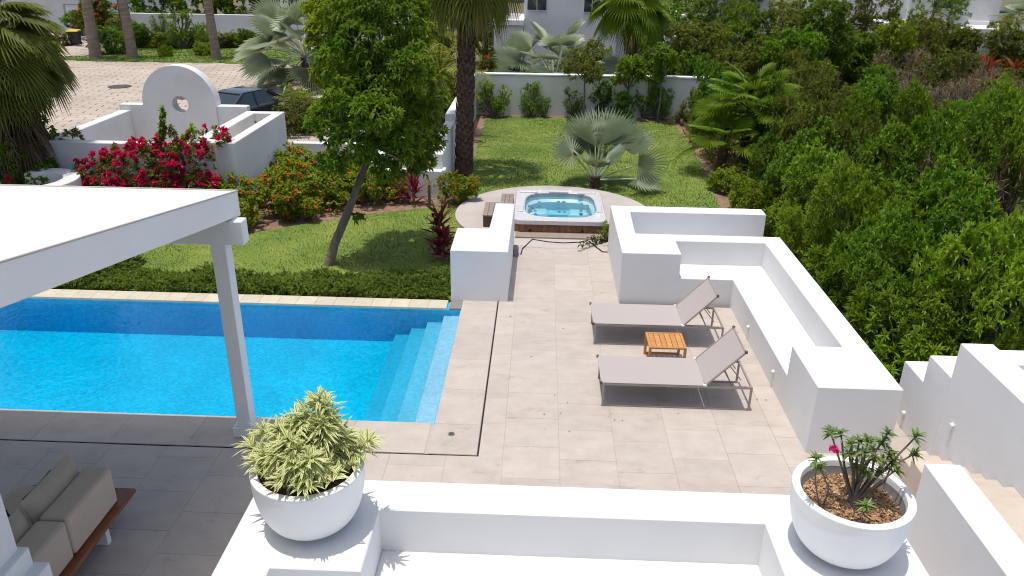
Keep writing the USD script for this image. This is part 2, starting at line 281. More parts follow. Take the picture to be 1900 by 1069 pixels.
def tube(pts, r, seg=8, r2=None):
    pts = np.asarray(pts, float); n = len(pts)
    rr = np.linspace(r, r if r2 is None else r2, n) if np.ndim(r) == 0 else np.asarray(r)
    t = np.gradient(pts, axis=0); t /= np.linalg.norm(t, axis=1)[:, None]
    up = np.array([0.13, 0.17, 0.98]) if abs(t[0, 2]) < 0.9 else np.array([0.97, 0.2, 0.1])
    a = np.cross(t, up); a /= np.linalg.norm(a, axis=1)[:, None]; b = np.cross(t, a)
    ang = np.arange(seg) / seg * 2 * math.pi
    v = (pts[:, None] + rr[:, None, None] * (np.cos(ang)[None, :, None] * a[:, None] + np.sin(ang)[None, :, None] * b[:, None])).reshape(-1, 3)
    f = []
    for i in range(n - 1):
        for j in range(seg):
            k = (j + 1) % seg
            f += [[i * seg + j, i * seg + k, (i + 1) * seg + k], [i * seg + j, (i + 1) * seg + k, (i + 1) * seg + j]]
    v = np.vstack([v, pts[0], pts[-1]]); c0, c1 = len(v) - 2, len(v) - 1
    for j in range(seg):
        k = (j + 1) % seg; f += [[c0, k, j], [c1, (n - 1) * seg + j, (n - 1) * seg + k]]
    m = trimesh.Trimesh(v, f, process=False); m.invert(); return m
def bar(a, b, w, h=None):                    # a square tube from a to b
    a, b = np.array(a, float), np.array(b, float); h = h or w; d = b - a; L = np.linalg.norm(d); d /= L
    up = np.array([0, 0, 1.0]) if abs(d[2]) < 0.95 else np.array([0, 1.0, 0]); s = np.cross(d, up); s /= np.linalg.norm(s); u = np.cross(s, d)
    m = trimesh.creation.box((L, w, h)); T = np.eye(4); T[:3, 0], T[:3, 1], T[:3, 2], T[:3, 3] = d, s, u, (a + b) / 2
    m.apply_transform(T); return m
def lathe(profile, seg=64):
    return trimesh.creation.revolve(np.array(profile, float), sections=seg)
def unit(v): return v / np.maximum(np.linalg.norm(v, axis=-1, keepdims=True), 1e-9)

def leaves(base, dirn, L, W, rng, fold=0.25, droop=0.15):
    """One folded leaf for every base point: base (n,3), dirn (n,3) unit, L and W (n,)."""
    n = len(base); L = np.broadcast_to(L, n)[:, None]; W = np.broadcast_to(W, n)[:, None]
    up = np.array([0, 0, 1.0]) + rng.normal(0, 0.25, (n, 3))
    s = unit(np.cross(dirn, up)); u = np.cross(s, dirn)
    mid = base + dirn * L * 0.45
    tip = base + dirn * L - np.array([0, 0, 1.0]) * L * droop
    l = mid + s * W / 2 + u * W * fold; r = mid - s * W / 2 + u * W * fold
    v = np.stack([base, l, tip, r], 1).reshape(-1, 3); k = np.arange(n)[:, None] * 4
    f = np.concatenate([k + [0, 2, 1], k + [0, 3, 2]], 0)
    return trimesh.Trimesh(v, f, process=False)
LEAF_UV = np.array([[0.5, 0], [0.0, 0.45], [0.5, 1], [1.0, 0.45]])
def long_leaves(base, dirn, L, W, rng, droop=0.3, seg=3, fold=0.2):
    """Strap leaves bending down along their length; returns mesh and uv."""
    n = len(base); L = np.broadcast_to(L, n); W = np.broadcast_to(W, n)
    up = np.array([0, 0, 1.0]) + rng.normal(0, 0.2, (n, 3)); s = unit(np.cross(dirn, up)); u = np.cross(s, dirn)
    prof = {2: [0.55, 1.0, 0.0], 3: [0.5, 1.0, 0.75, 0.0]}[seg]
    rows, uvs = [], []
    for i in range(seg + 1):
        t = i / seg; c = base + dirn * (L * t)[:, None] - np.array([0, 0, 1.0]) * (droop * L * t * t)[:, None]
        w = (W * prof[i] / 2)[:, None]
        rows.append(np.stack([c + s * w + u * w * fold, c, c - s * w + u * w * fold], 1)); uvs.append([[0, t], [0.5, t], [1, t]])
    v = np.stack(rows, 1).reshape(-1, 3); per = 3 * (seg + 1); uv = np.tile(np.array(uvs).reshape(-1, 2), (n, 1)); f = []
    for i in range(seg):
        for j in (0, 1):
            a = i * 3 + j; f += [[a, a + 1, a + 4], [a, a + 4, a + 3]]
    f = (np.array(f)[None] + (np.arange(n) * per)[:, None, None]).reshape(-1, 3)
    return trimesh.Trimesh(v, f, process=False), uv
def sphere_dirs(n, rng): return unit(rng.normal(size=(n, 3)))
def lobes_points(lobes, n, rng, shell=(0.78, 1.04), up_bias=0.25, zmin=None):
    """Tip points spread through the outer skin of several lobes, with outward directions."""
    P, D = [], []; vol = np.array([r[0] * r[1] + r[1] * r[2] + r[0] * r[2] for _, r in lobes]); cnt = np.maximum(1, (n * vol / vol.sum()).astype(int))
    for (c, r), k in zip(lobes, cnt):
        d = sphere_dirs(k, rng); q = rng.uniform(*shell, k)[:, None]; q = np.where(rng.random((k, 1)) < 0.22, q * 0.75, q)
        p = np.array(c) + d * np.array(r) * q
        keep = np.ones(k, bool)
        for (c2, r2) in lobes:
            if c2 is not c: keep &= (((p - np.array(c2)) / np.array(r2)) ** 2).sum(1) > 0.45
        if zmin is not None: keep &= p[:, 2] > zmin
        P.append(p[keep]); D.append(d[keep])
    return np.vstack(P), unit(np.vstack(D) + [0, 0, up_bias])
def rosettes(P, D, k, L, W, rng, spread=0.9, droop=0.15, jit=0.25, long=False):
    n = len(P); Dd = np.repeat(D, k, 0); base = np.repeat(P, k, 0)
    d = unit(Dd * (1 - spread * 0.55) + unit(rng.normal(size=(n * k, 3))) * spread)
    ll = L * rng.uniform(1 - jit, 1 + jit, n * k); base = base - Dd * (rng.random((n * k, 1)) * L * 0.5)
    if long: return long_leaves(base, d, ll, W * ll / L, rng, droop)
    return leaves(base, d, ll, W * ll / L, rng, droop=droop)
def rand_lobes(n, R, H, rng, r=(0.35, 0.55), zlow=0.25):
    out = []
    for i in range(n):
        a = rng.uniform(0, 2 * math.pi); q = math.sqrt(rng.random()) * R * 0.62; z = H * rng.uniform(zlow, 0.8)
        s = rng.uniform(*r) * R * (1.15 - 0.35 * z / H); out.append(((q * math.cos(a), q * math.sin(a), z), (s, s * rng.uniform(0.85, 1.1), s * rng.uniform(0.8, 1.15))))
    return out
def stems(lobes, rng, r0=0.03, base=0.1):
    ms = []
    for c, r in lobes:
        c = np.array(c); b = np.array([c[0] * base, c[1] * base, 0.0]); m = (b + c) / 2 + [*rng.normal(0, 0.04, 2), 0]
        ms.append(tube([b - [0, 0, 0.06], m, c], r0, 5, r0 * 0.4))
    return cat(ms)

# ------------------------------------------------------------------ ground, lawns, roads
POOL = R_(-10.5, -1.18, 7.82, 11.05)
circle = sg.Point(0.35, 15.95).buffer(2.12, 48)
deck = unary_union([R_(-10.5, 4.4, 1.0, 11.36), R_(-0.46, 1.34, 11.3, 14.2)]).difference(R_(-10.6, -1.36, 11.05, 11.5)).difference(circle)
tubhole = R_(-0.42, 1.28, 14.8, 16.68)
hole = unary_union([POOL.buffer(0.1, join_style=2), tubhole])
one('ground', sheet(sg.box(-400, -60, 400, 600).difference(hole), -0.10), dry_soil, kind='structure')
one('garden_soil', sheet(R_(-14.0, 5.6, 11.36, 27.0).difference(unary_union([hole, deck])), -0.075), soil, kind='structure')
arc = [(-9.5, 11.4), (-9.5, 13.4), (-7.6, 13.55), (-6.6, 13.9), (-5.77, 14.33), (-4.9, 14.95), (-4.06, 15.48), (-3.1, 16.0), (-2.4, 16.3), (-1.78, 16.49), (-1.2, 17.2), (-1.3, 11.4)]
lawnA = sg.Polygon(arc).difference(unary_union([circle, R_(-1.36, 0, 11, 14), POOL.buffer(0.4, join_style=2)]))
lawnB = sg.Polygon([(-1.75, 17.2), (-1.78, 20.2), (-1.85, 26.0), (-1.2, 26.6), (2.5, 26.5), (4.35, 26.2), (4.45, 23.0), (4.30, 20.0), (4.05, 17.0), (4.0, 14.2), (1.5, 14.0), (0.3, 14.1), (-1.6, 16.6)]).difference(unary_union([circle, R_(-0.5, 4.3, 11, 14)]))
lawnC = sg.Polygon([(-24.2, 37.9), (-19, 37.75), (-13.5, 37.7), (-6, 37.7), (-6, 43.6), (-14, 43.4), (-22, 43.0), (-21.8, 41.2), (-22.6, 39.8), (-24.0, 38.6)])
for n_, L_, z_ in (('lawn', lawnA, -0.05), ('lawn', lawnB, -0.05), ('lawn', lawnC, -0.03)):
    one(n_, sheet(L_, z_), lawn_m, kind='structure')
def blades(poly, n, h, w, z, seed):
    rng = np.random.default_rng(seed); x0, y0, x1, y1 = poly.bounds
    xy = rng.uniform((x0, y0), (x1, y1), (n, 2)); xy = xy[shapely.contains_xy(poly, xy[:, 0], xy[:, 1])]
    m = len(xy); a = rng.uniform(0, 2 * math.pi, m); hh = h * rng.uniform(0.5, 1.3, m) * (0.7 + 0.6 * meshkit.noise(np.column_stack([xy * 1.3, np.zeros(m)]), seed))
    b = np.column_stack([xy, np.full(m, z)]); s = np.column_stack([np.cos(a), np.sin(a), np.zeros(m)]) * w / 2
    tip = b + np.column_stack([rng.normal(0, 0.45, (m, 2)) * hh[:, None], hh])
    v = np.stack([b - s, b + s, tip], 1).reshape(-1, 3); return trimesh.Trimesh(v, np.arange(3 * m).reshape(-1, 3), process=False)
def grass(*a):
    m = UsdGeom.Mesh.Get(stage, one('grass', blades(*a), grass_m, kind='stuff'))
    m.CreateNormalsAttr([Gf.Vec3f(0, 0, 1)] * len(m.GetPointsAttr().Get())); m.SetNormalsInterpolation('vertex')
grass(lawnA, 45000, 0.022, 0.014, -0.05, 1)
grass(lawnB, 60000, 0.026, 0.018, -0.05, 2)
grass(lawnC, 25000, 0.04, 0.04, -0.03, 3)

# driveway of pavers beyond the garden wall
drive = sg.Polygon([(-30, 21.5), (-2.9, 21.5), (-3.4, 33), (-5.2, 37.7), (-22.0, 37.7), (-24.6, 38.4), (-23.0, 39.7), (-22.6, 41.0), (-24.8, 43.0), (-27.6, 49.5), (-31, 49.5), (-30, 40), (-36, 37.0)])
dv = thing('driveway', None, None, kind='structure')
part(dv, 'bed', sheet(drive, -0.035), grout)
rng = np.random.default_rng(5)
th = math.radians(14); ca, sa = math.cos(th), math.sin(th); pav = []
for i in range(-45, 75):
    for j in range(-60, 130):
        u, v_ = i * 0.62 + (0.31 if j % 2 else 0), j * 0.36
        x, y = -18 + u * ca - v_ * sa, 29 + u * sa + v_ * ca
        if -37 < x < -3 and 21.6 < y < 49.4:
            q = sg.Polygon([(x + dx * ca - dy * sa, y + dx * sa + dy * ca) for dx, dy in ((-.30, -.17), (.30, -.17), (.30, .17), (-.30, .17))])
            if drive.contains(q): pav.append((math.hypot(x, y), x, y))
pav.sort(); seen_first = [p for p in pav if p[1] > -17.5 and p[2] > 22.5][:300]; ss = set(seen_first)
def paver(x, y, i):
    m = box(-.298, .298, -.168, .168, -0.03, -0.002 + 0.006 * math.sin(i * 12.9898), 0.012)
    T = np.eye(4); T[:2, :2] = [[ca, -sa], [sa, ca]]; T[:2, 3] = x, y; m.apply_transform(T); return m
for i, (d, x, y) in enumerate(seen_first): part(dv, 'paver', paver(x, y, i), paver_m)
part(dv, 'paver_field', cat([paver(x, y, i) for i, p in enumerate(pav) if p not in ss for d, x, y in [p]]), paver_m, kind='stuff')
mh = thing('manhole_cover', 'dark round manhole cover set flush in the driveway pavers', 'manhole cover', loc=(-16.58, 30.62, 0.004))
part(mh, 'cover', lathe([(0, 0.012), (0.33, 0.012), (0.34, 0.0)], 32), steel_m); part(mh, 'ring', lathe([(0.36, 0.0), (0.36, 0.014), (0.42, 0.014), (0.43, 0.0)], 32), steel_m)
mh2 = copy(mh, 'dark round manhole cover close to the white arch wall, half hidden behind it', (-12.95, 28.6, 0.004))

# ------------------------------------------------------------------ the stone patio
pt = thing('patio', None, None, kind='structure')
slab = deck.difference(POOL.buffer(0.02, join_style=2))
part(pt, 'bed', prism(slab, -0.40, -0.006), grout)
def tile(poly, z1=0.0, t=0.03, ch=0.002): return wall(poly, z1 - t, z1, ch)
drain_a, drain_b = R_(-0.615, -0.59, 7.20, 11.37), R_(-10.5, -0.59, 7.195, 7.22)
drains = unary_union([drain_a, drain_b])
part(pt, 'drain_slot', prism(drains.buffer(-0.002, join_style=2), -0.30, -0.005), dark_slot)
main = slab.difference(unary_union([drains.buffer(0.001, join_style=2), R_(-10.5, -0.59, 7.2, 11.4), R_(3.98, 4.4, 0, 7.5)]))
i = 0
for ci, x0 in enumerate(np.arange(-0.32 - 0.63 * 12, 4.4, 0.63)):
    off = [0.0, 0.36, 0.17, 0.45][ci % 4]
    for y0 in np.arange(3.32 + off, 14.3, 0.585):
        q = R_(x0 + 0.0012, x0 + 0.6288, y0 + 0.0012, y0 + 0.5838).intersection(main)
        for g in getattr(q, 'geoms', [q]):
            if g.geom_type != 'Polygon' or g.area < 0.004: continue
            g = g.simplify(0.003)
            if g.area < 0.004 or len(g.interiors): continue
            px_ = g.centroid
            if px_.x < -6.6 or px_.y < 4.0 and px_.x < 1: continue
            part(pt, 'tile', tile(g, z1=random.Random(i).uniform(-0.0006, 0.0006)) if g.convex_hull.area - g.area < 1e-4 else prism(g, -0.03, 0.0), stone); i += 1
# coping slabs between the pool and the slot
for y0 in np.arange(7.82, 11.0, 0.80):
    y1 = min(y0 + 0.797, 11.36); part(pt, 'coping_slab', tile(R_(-1.165, -0.617, y0 + 0.0, y1 if y1 < 10.9 else 11.36), 0.001), stone)
for x0 in np.arange(-10.2, -1.2, 0.9):
    part(pt, 'coping_slab', tile(R_(x0, min(x0 + 0.897, -1.168) if x0 < -1.5 else -1.168, 7.222, 7.83), 0.001), stone)
part(pt, 'coping_slab', tile(R_(-1.165, -0.617, 7.222, 7.817), 0.001), stone)
dcov = thing('drain_cover', 'small round dark drain cover in the corner slab of the pool edge', 'drain cover', loc=(-0.94, 7.61, 0.001))
part(dcov, 'lid', lathe([(0, 0.004), (0.028, 0.004), (0.03, 0.0)], 20), steel_m); part(dcov, 'rim', lathe([(0.033, 0), (0.033, 0.005), (0.042, 0.005), (0.044, 0)], 20), box_m)

# ------------------------------------------------------------------ the swimming pool
pl = thing('swimming_pool', 'long rectangular blue swimming pool with submerged steps beside the stone patio', 'swimming pool')
ZF = -0.62
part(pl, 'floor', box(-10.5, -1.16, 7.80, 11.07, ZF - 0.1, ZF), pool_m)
part(pl, 'wall', box(-10.5, -1.16, 11.05, 11.34, -0.9, -0.034), pool_wall_m)
part(pl, 'wall', box(-10.5, -1.16, 7.60, 7.82, -0.9, -0.032), pool_wall_m)
part(pl, 'wall', box(-1.18, -1.0, 7.82, 11.05, -0.9, -0.032), pool_wall_m)
part(pl, 'wall', box(-10.6, -10.5, 7.6, 11.34, -0.9, -0.034), pool_wall_m)
for k in range(4):
    part(pl, 'step', box(-1.18 - 0.262 * (k + 1), -1.18 - (0.262 * k if k else -0.004), 7.822, 11.048, ZF, -0.13 - 0.118 * k, 0.008), pool_step_m)
for k, x0 in enumerate(np.arange(-10.4, -1.4, 0.3)):
    part(pl, 'edge_tile', tile(R_(x0, min(x0 + 0.2975, -1.36), 11.053, 11.36), 0.0, 0.033, 0.004), coping_m)
part(pl, 'overflow_grate', box(-1.358, -1.167, 11.052, 11.358, -0.05, -0.001, 0.003), box_m)
one('water', box(-10.49, -1.15, 7.79, 11.08, -0.75, -0.055), water_m, 'still clear blue water filling the long swimming pool', 'water', kind='structure')

# ------------------------------------------------------------------ white walls and benches of the patio
WB = -0.35
one('planter_wall', wall(sg.Polygon([(-1.36, 11.36), (-0.455, 11.36), (-0.44, 13.85), (-0.79, 13.85), (-0.82, 12.42), (-1.36, 12.42)]), WB, 0.86), white,
    'short L-shaped white wall between the pool and the hot tub path', 'wall')
bench = thing('bench_wall', 'long white built-in bench with raised rim along the right side of the patio behind the loungers', 'bench')
rim = sg.Polygon([(1.33, 11.45), (2.25, 11.45), (2.25, 12.06), (3.70, 12.06), (3.70, 8.45), (3.10, 8.45), (3.10, 7.48), (4.02, 7.48), (4.02, 12.36), (1.63, 12.36), (1.66, 13.55), (4.10, 13.55), (4.10, 13.88), (1.33, 13.88)])
part(bench, 'rim', wall(rim, WB, 0.86), white)
part(bench, 'seat', wall(sg.Polygon([(2.248, 11.452), (3.10, 11.452), (3.10, 8.448), (3.702, 8.448), (3.702, 12.062), (2.248, 12.062)]), WB, 0.45), white)
part(bench, 'planter_bed', sheet(R_(1.64, 4.1, 12.35, 13.56), 0.10), grey_tub)
front = thing('bench_wall', 'white walled bench in the near foreground carrying the two round pots', 'bench')
rim2 = sg.Polygon([(-2.38, 5.61), (-2.38, 3.0), (-1.97, 3.0), (-1.97, 4.51), (-1.27, 4.51), (-1.27, 5.22), (1.95, 5.22), (1.95, 4.2), (2.55, 4.2), (2.55, 3.0), (3.06, 3.0), (3.06, 5.61)])
part(front, 'rim', wall(rim2, WB, 0.86), white)
part(front, 'seat', wall(sg.Polygon([(-1.972, 3.0), (-1.972, 4.512), (-1.272, 4.512), (-1.272, 5.222), (1.952, 5.222), (1.952, 4.21), (2.552, 4.21), (2.552, 3.0)]), WB, 0.42), white)
one('low_wall', wall(sg.Polygon([(3.655, 6.14), (3.655, 3.2), (3.985, 3.2), (3.985, 6.14)]), WB, 0.86), white, 'plain low white wall at the right foreground beside the stairs', 'wall')
sw = thing('stair_wall', 'white wall rising in three big steps beside the stairs at the right edge', 'wall')
part(sw, 'wall_step', wall(R_(4.40, 4.72, 7.832, 8.32), WB, 0.77), white); part(sw, 'wall_step', wall(R_(4.40, 4.74, 7.335, 7.83), WB, 1.11), white)
part(sw, 'wall_block', wall(sg.Polygon([(4.40, 7.333), (4.73, 7.333), (4.73, 7.21), (8.0, 7.21), (8.0, 6.9), (4.74, 6.9), (4.74, 2.5), (4.40, 2.5)]), WB, 1.52), white)
part(sw, 'planter_bed', sheet(R_(4.73, 8.0, 2.5, 6.91), 1.15), grey_tub)
st = thing('staircase', 'pale stone stairs climbing between the low white wall and the stepped white wall', 'stairs')
TR = [(7.42, .12), (7.18, .23), (6.95, .33), (6.70, .44), (6.44, .55), (6.20, .66), (5.96, .76), (5.70, .84), (3.0, 0)]
for (y1, z), (y2, _) in zip(TR, TR[1:]): part(st, 'tread', box(3.99, 4.398, y2 + 0.001, y1, -0.05, z, 0.006), stone_pale)

def spot(loc, rz, label):
    t = thing('wall_light', label, 'wall light', 'small wall lights low on the white walls', loc=loc, rz=rz)
    part(t, 'plate', box(-0.006, 0.0, -0.032, 0.032, -0.045, 0.045, 0.002), foot_m)
    part(t, 'hood', cat([box(-0.03, -0.005, -0.028, 0.028, 0.012, 0.035, 0.004), box(-0.014, -0.005, -0.02, 0.02, -0.03, 0.012, 0.003)]), foot_m); return t
s0 = spot((3.10, 10.27, 0.18), 0, 'small white wall light on the bench front between the two loungers')
copy(s0, 'small white wall light on the bench front beside the nearer lounger', (3.10, 8.93, 0.20))
copy(s0, 'small white wall light on the stair wall just right of the bench end', (4.40, 8.05, 0.19))
copy(s0, 'small white wall light on the stair wall above the stair treads', (4.40, 7.08, 0.66))

# ------------------------------------------------------------------ pergola roof, beam, posts
pg = thing('pergola', 'white sloping flat pergola roof over the shaded terrace with beam and post', 'pergola')
XR, YF, ZF_, SL = -3.14, 7.74, 2.84, -0.175
def slope_box(x0, x1, y0, y1, h0, h1, ch=0.006):
    m = box(x0, x1, y0, y1, h0, h1, ch); v = m.vertices.copy(); v[:, 2] += ZF_ + SL * (v[:, 1] - YF); m.vertices = v; return m
part(pg, 'roof_panel', slope_box(-12, XR - 0.052, 0.6, YF - 0.052, -0.10, -0.008), roof_white)
part(pg, 'fascia', slope_box(XR - 0.05, XR, 0.6, YF, -0.27, 0.0), white_wood)
part(pg, 'fascia', slope_box(-12, XR - 0.052, YF - 0.05, YF, -0.27, 0.0), white_wood)
drip = mat('beige_metal_edge', (0.58, 0.53, 0.46), rough=0.5)
part(pg, 'drip_edge', slope_box(-12, XR + 0.004, YF - 0.03, YF + 0.004, 0.001, 0.012, 0), drip); part(pg, 'drip_edge', slope_box(XR - 0.02, XR + 0.004, 0.6, YF - 0.031, 0.001, 0.009, 0), drip)
part(pg, 'beam', box(-12, -3.02, 7.43, 7.585, 2.35, 2.605, 0.006), white_wood)
for y in (6.4, 5.2, 4.0, 2.8):
    z = ZF_ + SL * (y - YF) - 0.101; part(pg, 'rafter', box(-12, XR - 0.06, y - 0.04, y + 0.04, z - 0.14, z, 0.004), white_wood)
po = part(pg, 'post', box(-3.385, -3.225, 7.445, 7.605, 0.10, 2.35, 0.006), white_wood)
part(po, 'plinth', box(-3.43, -3.18, 7.40, 7.65, 0.0, 0.13, 0.008), white_wood); part(po, 'plinth', box(-3.405, -3.205, 7.425, 7.625, 0.13, 0.15, 0.006), white_wood)
np_ = thing('column', 'white square column with stepped base cut off by the lower left corner', 'column')
part(np_, 'shaft', box(-4.15, -3.83, 4.15, 4.43, 0.95, 3.4, 0.006), white)
part(np_, 'base', box(-4.20, -3.765, 4.10, 4.46, 0.85, 1.02, 0.008), white); part(np_, 'base', box(-4.28, -3.655, 4.02, 4.48, 0.0, 0.86, 0.008), white)

# ------------------------------------------------------------------ loungers and side table
def lounger():
    t = thing('sun_lounger', 'taupe sling sun lounger nearer to the camera, with its back raised', 'sun lounger', 'pair of sun loungers on the patio')
    W, Z = 0.69, 0.315; r = 0.012
    for y in (0.012, W - 0.012):
        part(t, 'rail', bar((0, y, Z), (1.84, y, Z), 0.022, 0.03), frame_m)
        part(t, 'leg', cat([bar((0.03, y, 0), (0.03, y, Z), 0.024)]), frame_m); part(t, 'leg', bar((1.83, y, 0), (1.83, y, Z), 0.024), frame_m)
        lp = bar((0.03, y, 0.012), (1.83, y, 0.012), 0.016); part(t, 'floor_rail', lp, frame_m)
    part(t, 'cross_bar', bar((0.01, 0.02, Z), (0.01, W - 0.02, Z), 0.022), frame_m); part(t, 'cross_bar', bar((1.83, 0.02, Z), (1.83, W - 0.02, Z), 0.022), frame_m)
    part(t, 'cross_bar', bar((0.36, 0.02, Z - 0.03), (0.36, W - 0.02, Z - 0.03), 0.018), frame_m); part(t, 'cross_bar', bar((0.82, 0.02, Z - 0.03), (0.82, W - 0.02, Z - 0.03), 0.018), frame_m)
    def sl(p, q, n=10):                    # a sling panel sagging a little across its width
        ys = np.linspace(0.0, W, n); rows = []
        for s in np.linspace(0, 1, 8):
            c = np.array(p) + (np.array(q) - np.array(p)) * s; sag = 0.012 * math.sin(math.pi * s) ** 0.5
            rows.append([[c[0], y, c[1] - sag * (1 - (2 * y / W - 1) ** 2)] for y in ys])
        v = np.array(rows).reshape(-1, 3); f = []
        for i in range(7):
            for j in range(n - 1):
                a = i * n + j; f += [[a, a + n, a + n + 1], [a, a + n + 1, a + 1]]
        k = len(v); v2 = v - [0, 0, 0.004]; f = np.array(f)
        edge = trimesh.Trimesh(v, f, process=False); be = trimesh.grouping.group_rows(edge.edges_sorted, require_count=1)
        e = edge.edges[be]; side = np.vstack([np.column_stack([e[:, 1], e[:, 0], e[:, 0] + k]), np.column_stack([e[:, 1], e[:, 0] + k, e[:, 1] + k])])
        return trimesh.Trimesh(np.vstack([v, v2]), np.vstack([f, f[:, ::-1] + k, side]), process=False)
    part(t, 'seat', sl((-0.005, Z + 0.022), (1.26, Z + 0.022)), sling)
    bk = part(t, 'backrest', sl((1.265, Z + 0.022), (1.70, 0.81)), sling)
    for y in (0.012, W - 0.012): part(bk, 'frame_bar', bar((1.265, y, Z + 0.016), (1.70, y, 0.803), 0.02), frame_m)
    part(bk, 'frame_bar', bar((1.695, 0.01, 0.80), (1.695, W - 0.01, 0.80), 0.018), frame_m)
    for y in (0.008, W - 0.008):
        part(bk, 'end_cap', box(1.682, 1.715, y - 0.014, y + 0.014, 0.788, 0.826, 0.004), cap_m); part(t, 'end_cap', box(-0.02, 0.012, y - 0.014, y + 0.014, Z - 0.004, Z + 0.034, 0.004), cap_m)
        part(t, 'hinge', box(1.235, 1.285, y - 0.014, y + 0.014, Z + 0.01, Z + 0.034, 0.004), foot_m)
    part(t, 'strut', cat([bar((1.53, 0.20, 0.575), (1.74, 0.20, Z), 0.012), bar((1.53, W - 0.20, 0.575), (1.74, W - 0.20, Z), 0.012), bar((1.53, 0.2, 0.575), (1.53, W - 0.2, 0.575), 0.012)]), frame_m)
    part(t, 'strut', cat([bar((1.47, 0.26, 0.51), (1.62, 0.26, Z - 0.05), 0.010), bar((1.47, W - 0.26, 0.51), (1.62, W - 0.26, Z - 0.05), 0.010), bar((1.62, 0.02, Z - 0.05), (1.62, W - 0.02, Z - 0.05), 0.012)]), frame_m)
    return t
lg = lounger()
lp_ = stage.GetPrimAtPath(lg); UsdGeom.Xformable(lp_).AddTranslateOp(opSuffix='c').Set(Gf.Vec3d(0.83, 8.325, 0.001))
copy(lg, 'taupe sling sun lounger farther from the camera, behind the teak side table', (0.825, 9.97, 0.001))

tb = thing('side_table', 'small slatted teak side table standing between the two loungers', 'side table', loc=(1.53, 9.285, 0.001))
TW, TD, TZ = 0.50, 0.46, 0.335
for k in range(6): part(tb, 'slat', box(0.035 + k * 0.0725, 0.035 + k * 0.0725 + 0.066, 0.034, TD - 0.034, TZ - 0.016, TZ, 0.002), teak)
for x, y in ((0, 0), (TW - 0.034, 0), (0, TD - 0.034), (TW - 0.034, TD - 0.034)): part(tb, 'leg', box(x, x + 0.034, y, y + 0.034, 0, TZ - 0.022, 0.002), teak)
for y in (0, TD - 0.032): part(tb, 'apron', box(0, TW, y, y + 0.032, TZ - 0.022, TZ + 0.002, 0.002), teak)
for x in (0, TW - 0.032): part(tb, 'apron', box(x, x + 0.032, 0.033, TD - 0.033, TZ - 0.022, TZ + 0.002, 0.002), teak)
for y in (0.002, TD - 0.022): part(tb, 'stretcher', box(0.035, TW - 0.035, y, y + 0.02, 0.01, 0.032, 0.002), teak)

# ------------------------------------------------------------------ sofa in the shade
sf = thing('garden_sofa', 'taupe cushioned garden sofa on a dark teak platform in the shade', 'sofa')
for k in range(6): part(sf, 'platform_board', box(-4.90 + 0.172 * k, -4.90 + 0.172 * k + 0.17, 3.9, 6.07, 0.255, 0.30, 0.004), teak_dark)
part(sf, 'foot', box(-4.10, -3.95, 5.60, 5.66, 0.0, 0.255, 0.004), foot_m); part(sf, 'foot', box(-4.80, -4.68, 5.60, 5.66, 0.0, 0.255, 0.004), foot_m)
part(sf, 'foot', box(-4.10, -3.95, 4.3, 4.36, 0.0, 0.255, 0.004), foot_m)
part(sf, 'back_cushion', rbox(-4.19, -3.935, 5.14, 5.88, 0.302, 0.70, 0.035), cushion_m, smooth=40)
part(sf, 'back_cushion', rbox(-4.19, -3.935, 4.385, 5.125, 0.302, 0.70, 0.035), cushion_m, smooth=40)
part(sf, 'seat_cushion', rbox(-4.88, -4.20, 5.14, 5.88, 0.302, 0.46, 0.04), cushion_m, smooth=40)
part(sf, 'seat_cushion', rbox(-4.88, -4.20, 4.385, 5.125, 0.302, 0.46, 0.04), cushion_m, smooth=40)
def pillow(w, h, t, n=14):
    g = np.linspace(-1, 1, n); X, Y = np.meshgrid(g, g, indexing='ij'); th_ = t / 2 * ((1 - X ** 4) * (1 - Y ** 4)) ** 0.5 + 0.004
    px_ = X * w / 2 * (1 - 0.06 * (1 - np.abs(Y)) * 0 - 0.05 * (1 - Y ** 2) * np.abs(X)); py_ = Y * h / 2 * (1 - 0.05 * (1 - X ** 2) * np.abs(Y))
    v = np.vstack([np.stack([px_, py_, th_], -1).reshape(-1, 3), np.stack([px_, py_, -th_], -1).reshape(-1, 3)]); k = n * n; f = []
    for i in range(n - 1):
        for j in range(n - 1):
            a = i * n + j; f += [[a, a + n, a + n + 1], [a, a + n + 1, a + 1], [k + a, k + a + n + 1, k + a + n], [k + a, k + a + 1, k + a + n + 1]]
    ring = [i * n for i in range(n)] + [(n - 1) * n + j for j in range(1, n)] + [i * n + n - 1 for i in range(n - 2, -1, -1)] + [j for j in range(n - 2, 0, -1)]
    for a, b in zip(ring, ring[1:] + ring[:1]): f += [[a, b, b + k], [a, b + k, a + k]]
    m = trimesh.Trimesh(v, f, process=False); m.fix_normals(); return m
def lean(m, loc, ax=(0, 1, 0), deg=0, rz=0):
    m = m.copy(); m.apply_transform(trimesh.transformations.rotation_matrix(math.radians(deg), ax)); m.apply_transform(trimesh.transformations.rotation_matrix(math.radians(rz), (0, 0, 1))); m.apply_translation(loc); return m
one('cushion', lean(pillow(0.46, 0.74, 0.17), (-4.275, 5.53, 0.61), deg=78), cushion_m, 'long taupe scatter cushion leaning on the far back cushion of the sofa', 'cushion', smooth=50)
one('cushion', lean(pillow(0.42, 0.56, 0.18), (-4.29, 4.86, 0.60), deg=78), cushion_m, 'taupe scatter cushion leaning on the near back cushion by the column', 'cushion', smooth=50)
one('cushion', lean(pillow(0.40, 0.42, 0.10), (-4.37, 5.52, 0.555), deg=76), navy, 'navy blue cushion showing as a thin dark edge behind the long taupe cushion', 'cushion', smooth=50)
one('cushion', lean(pillow(0.40, 0.30, 0.10), (-4.42, 5.02, 0.56), deg=76), navy, 'navy blue cushion peeking out beside the column', 'cushion', smooth=50)

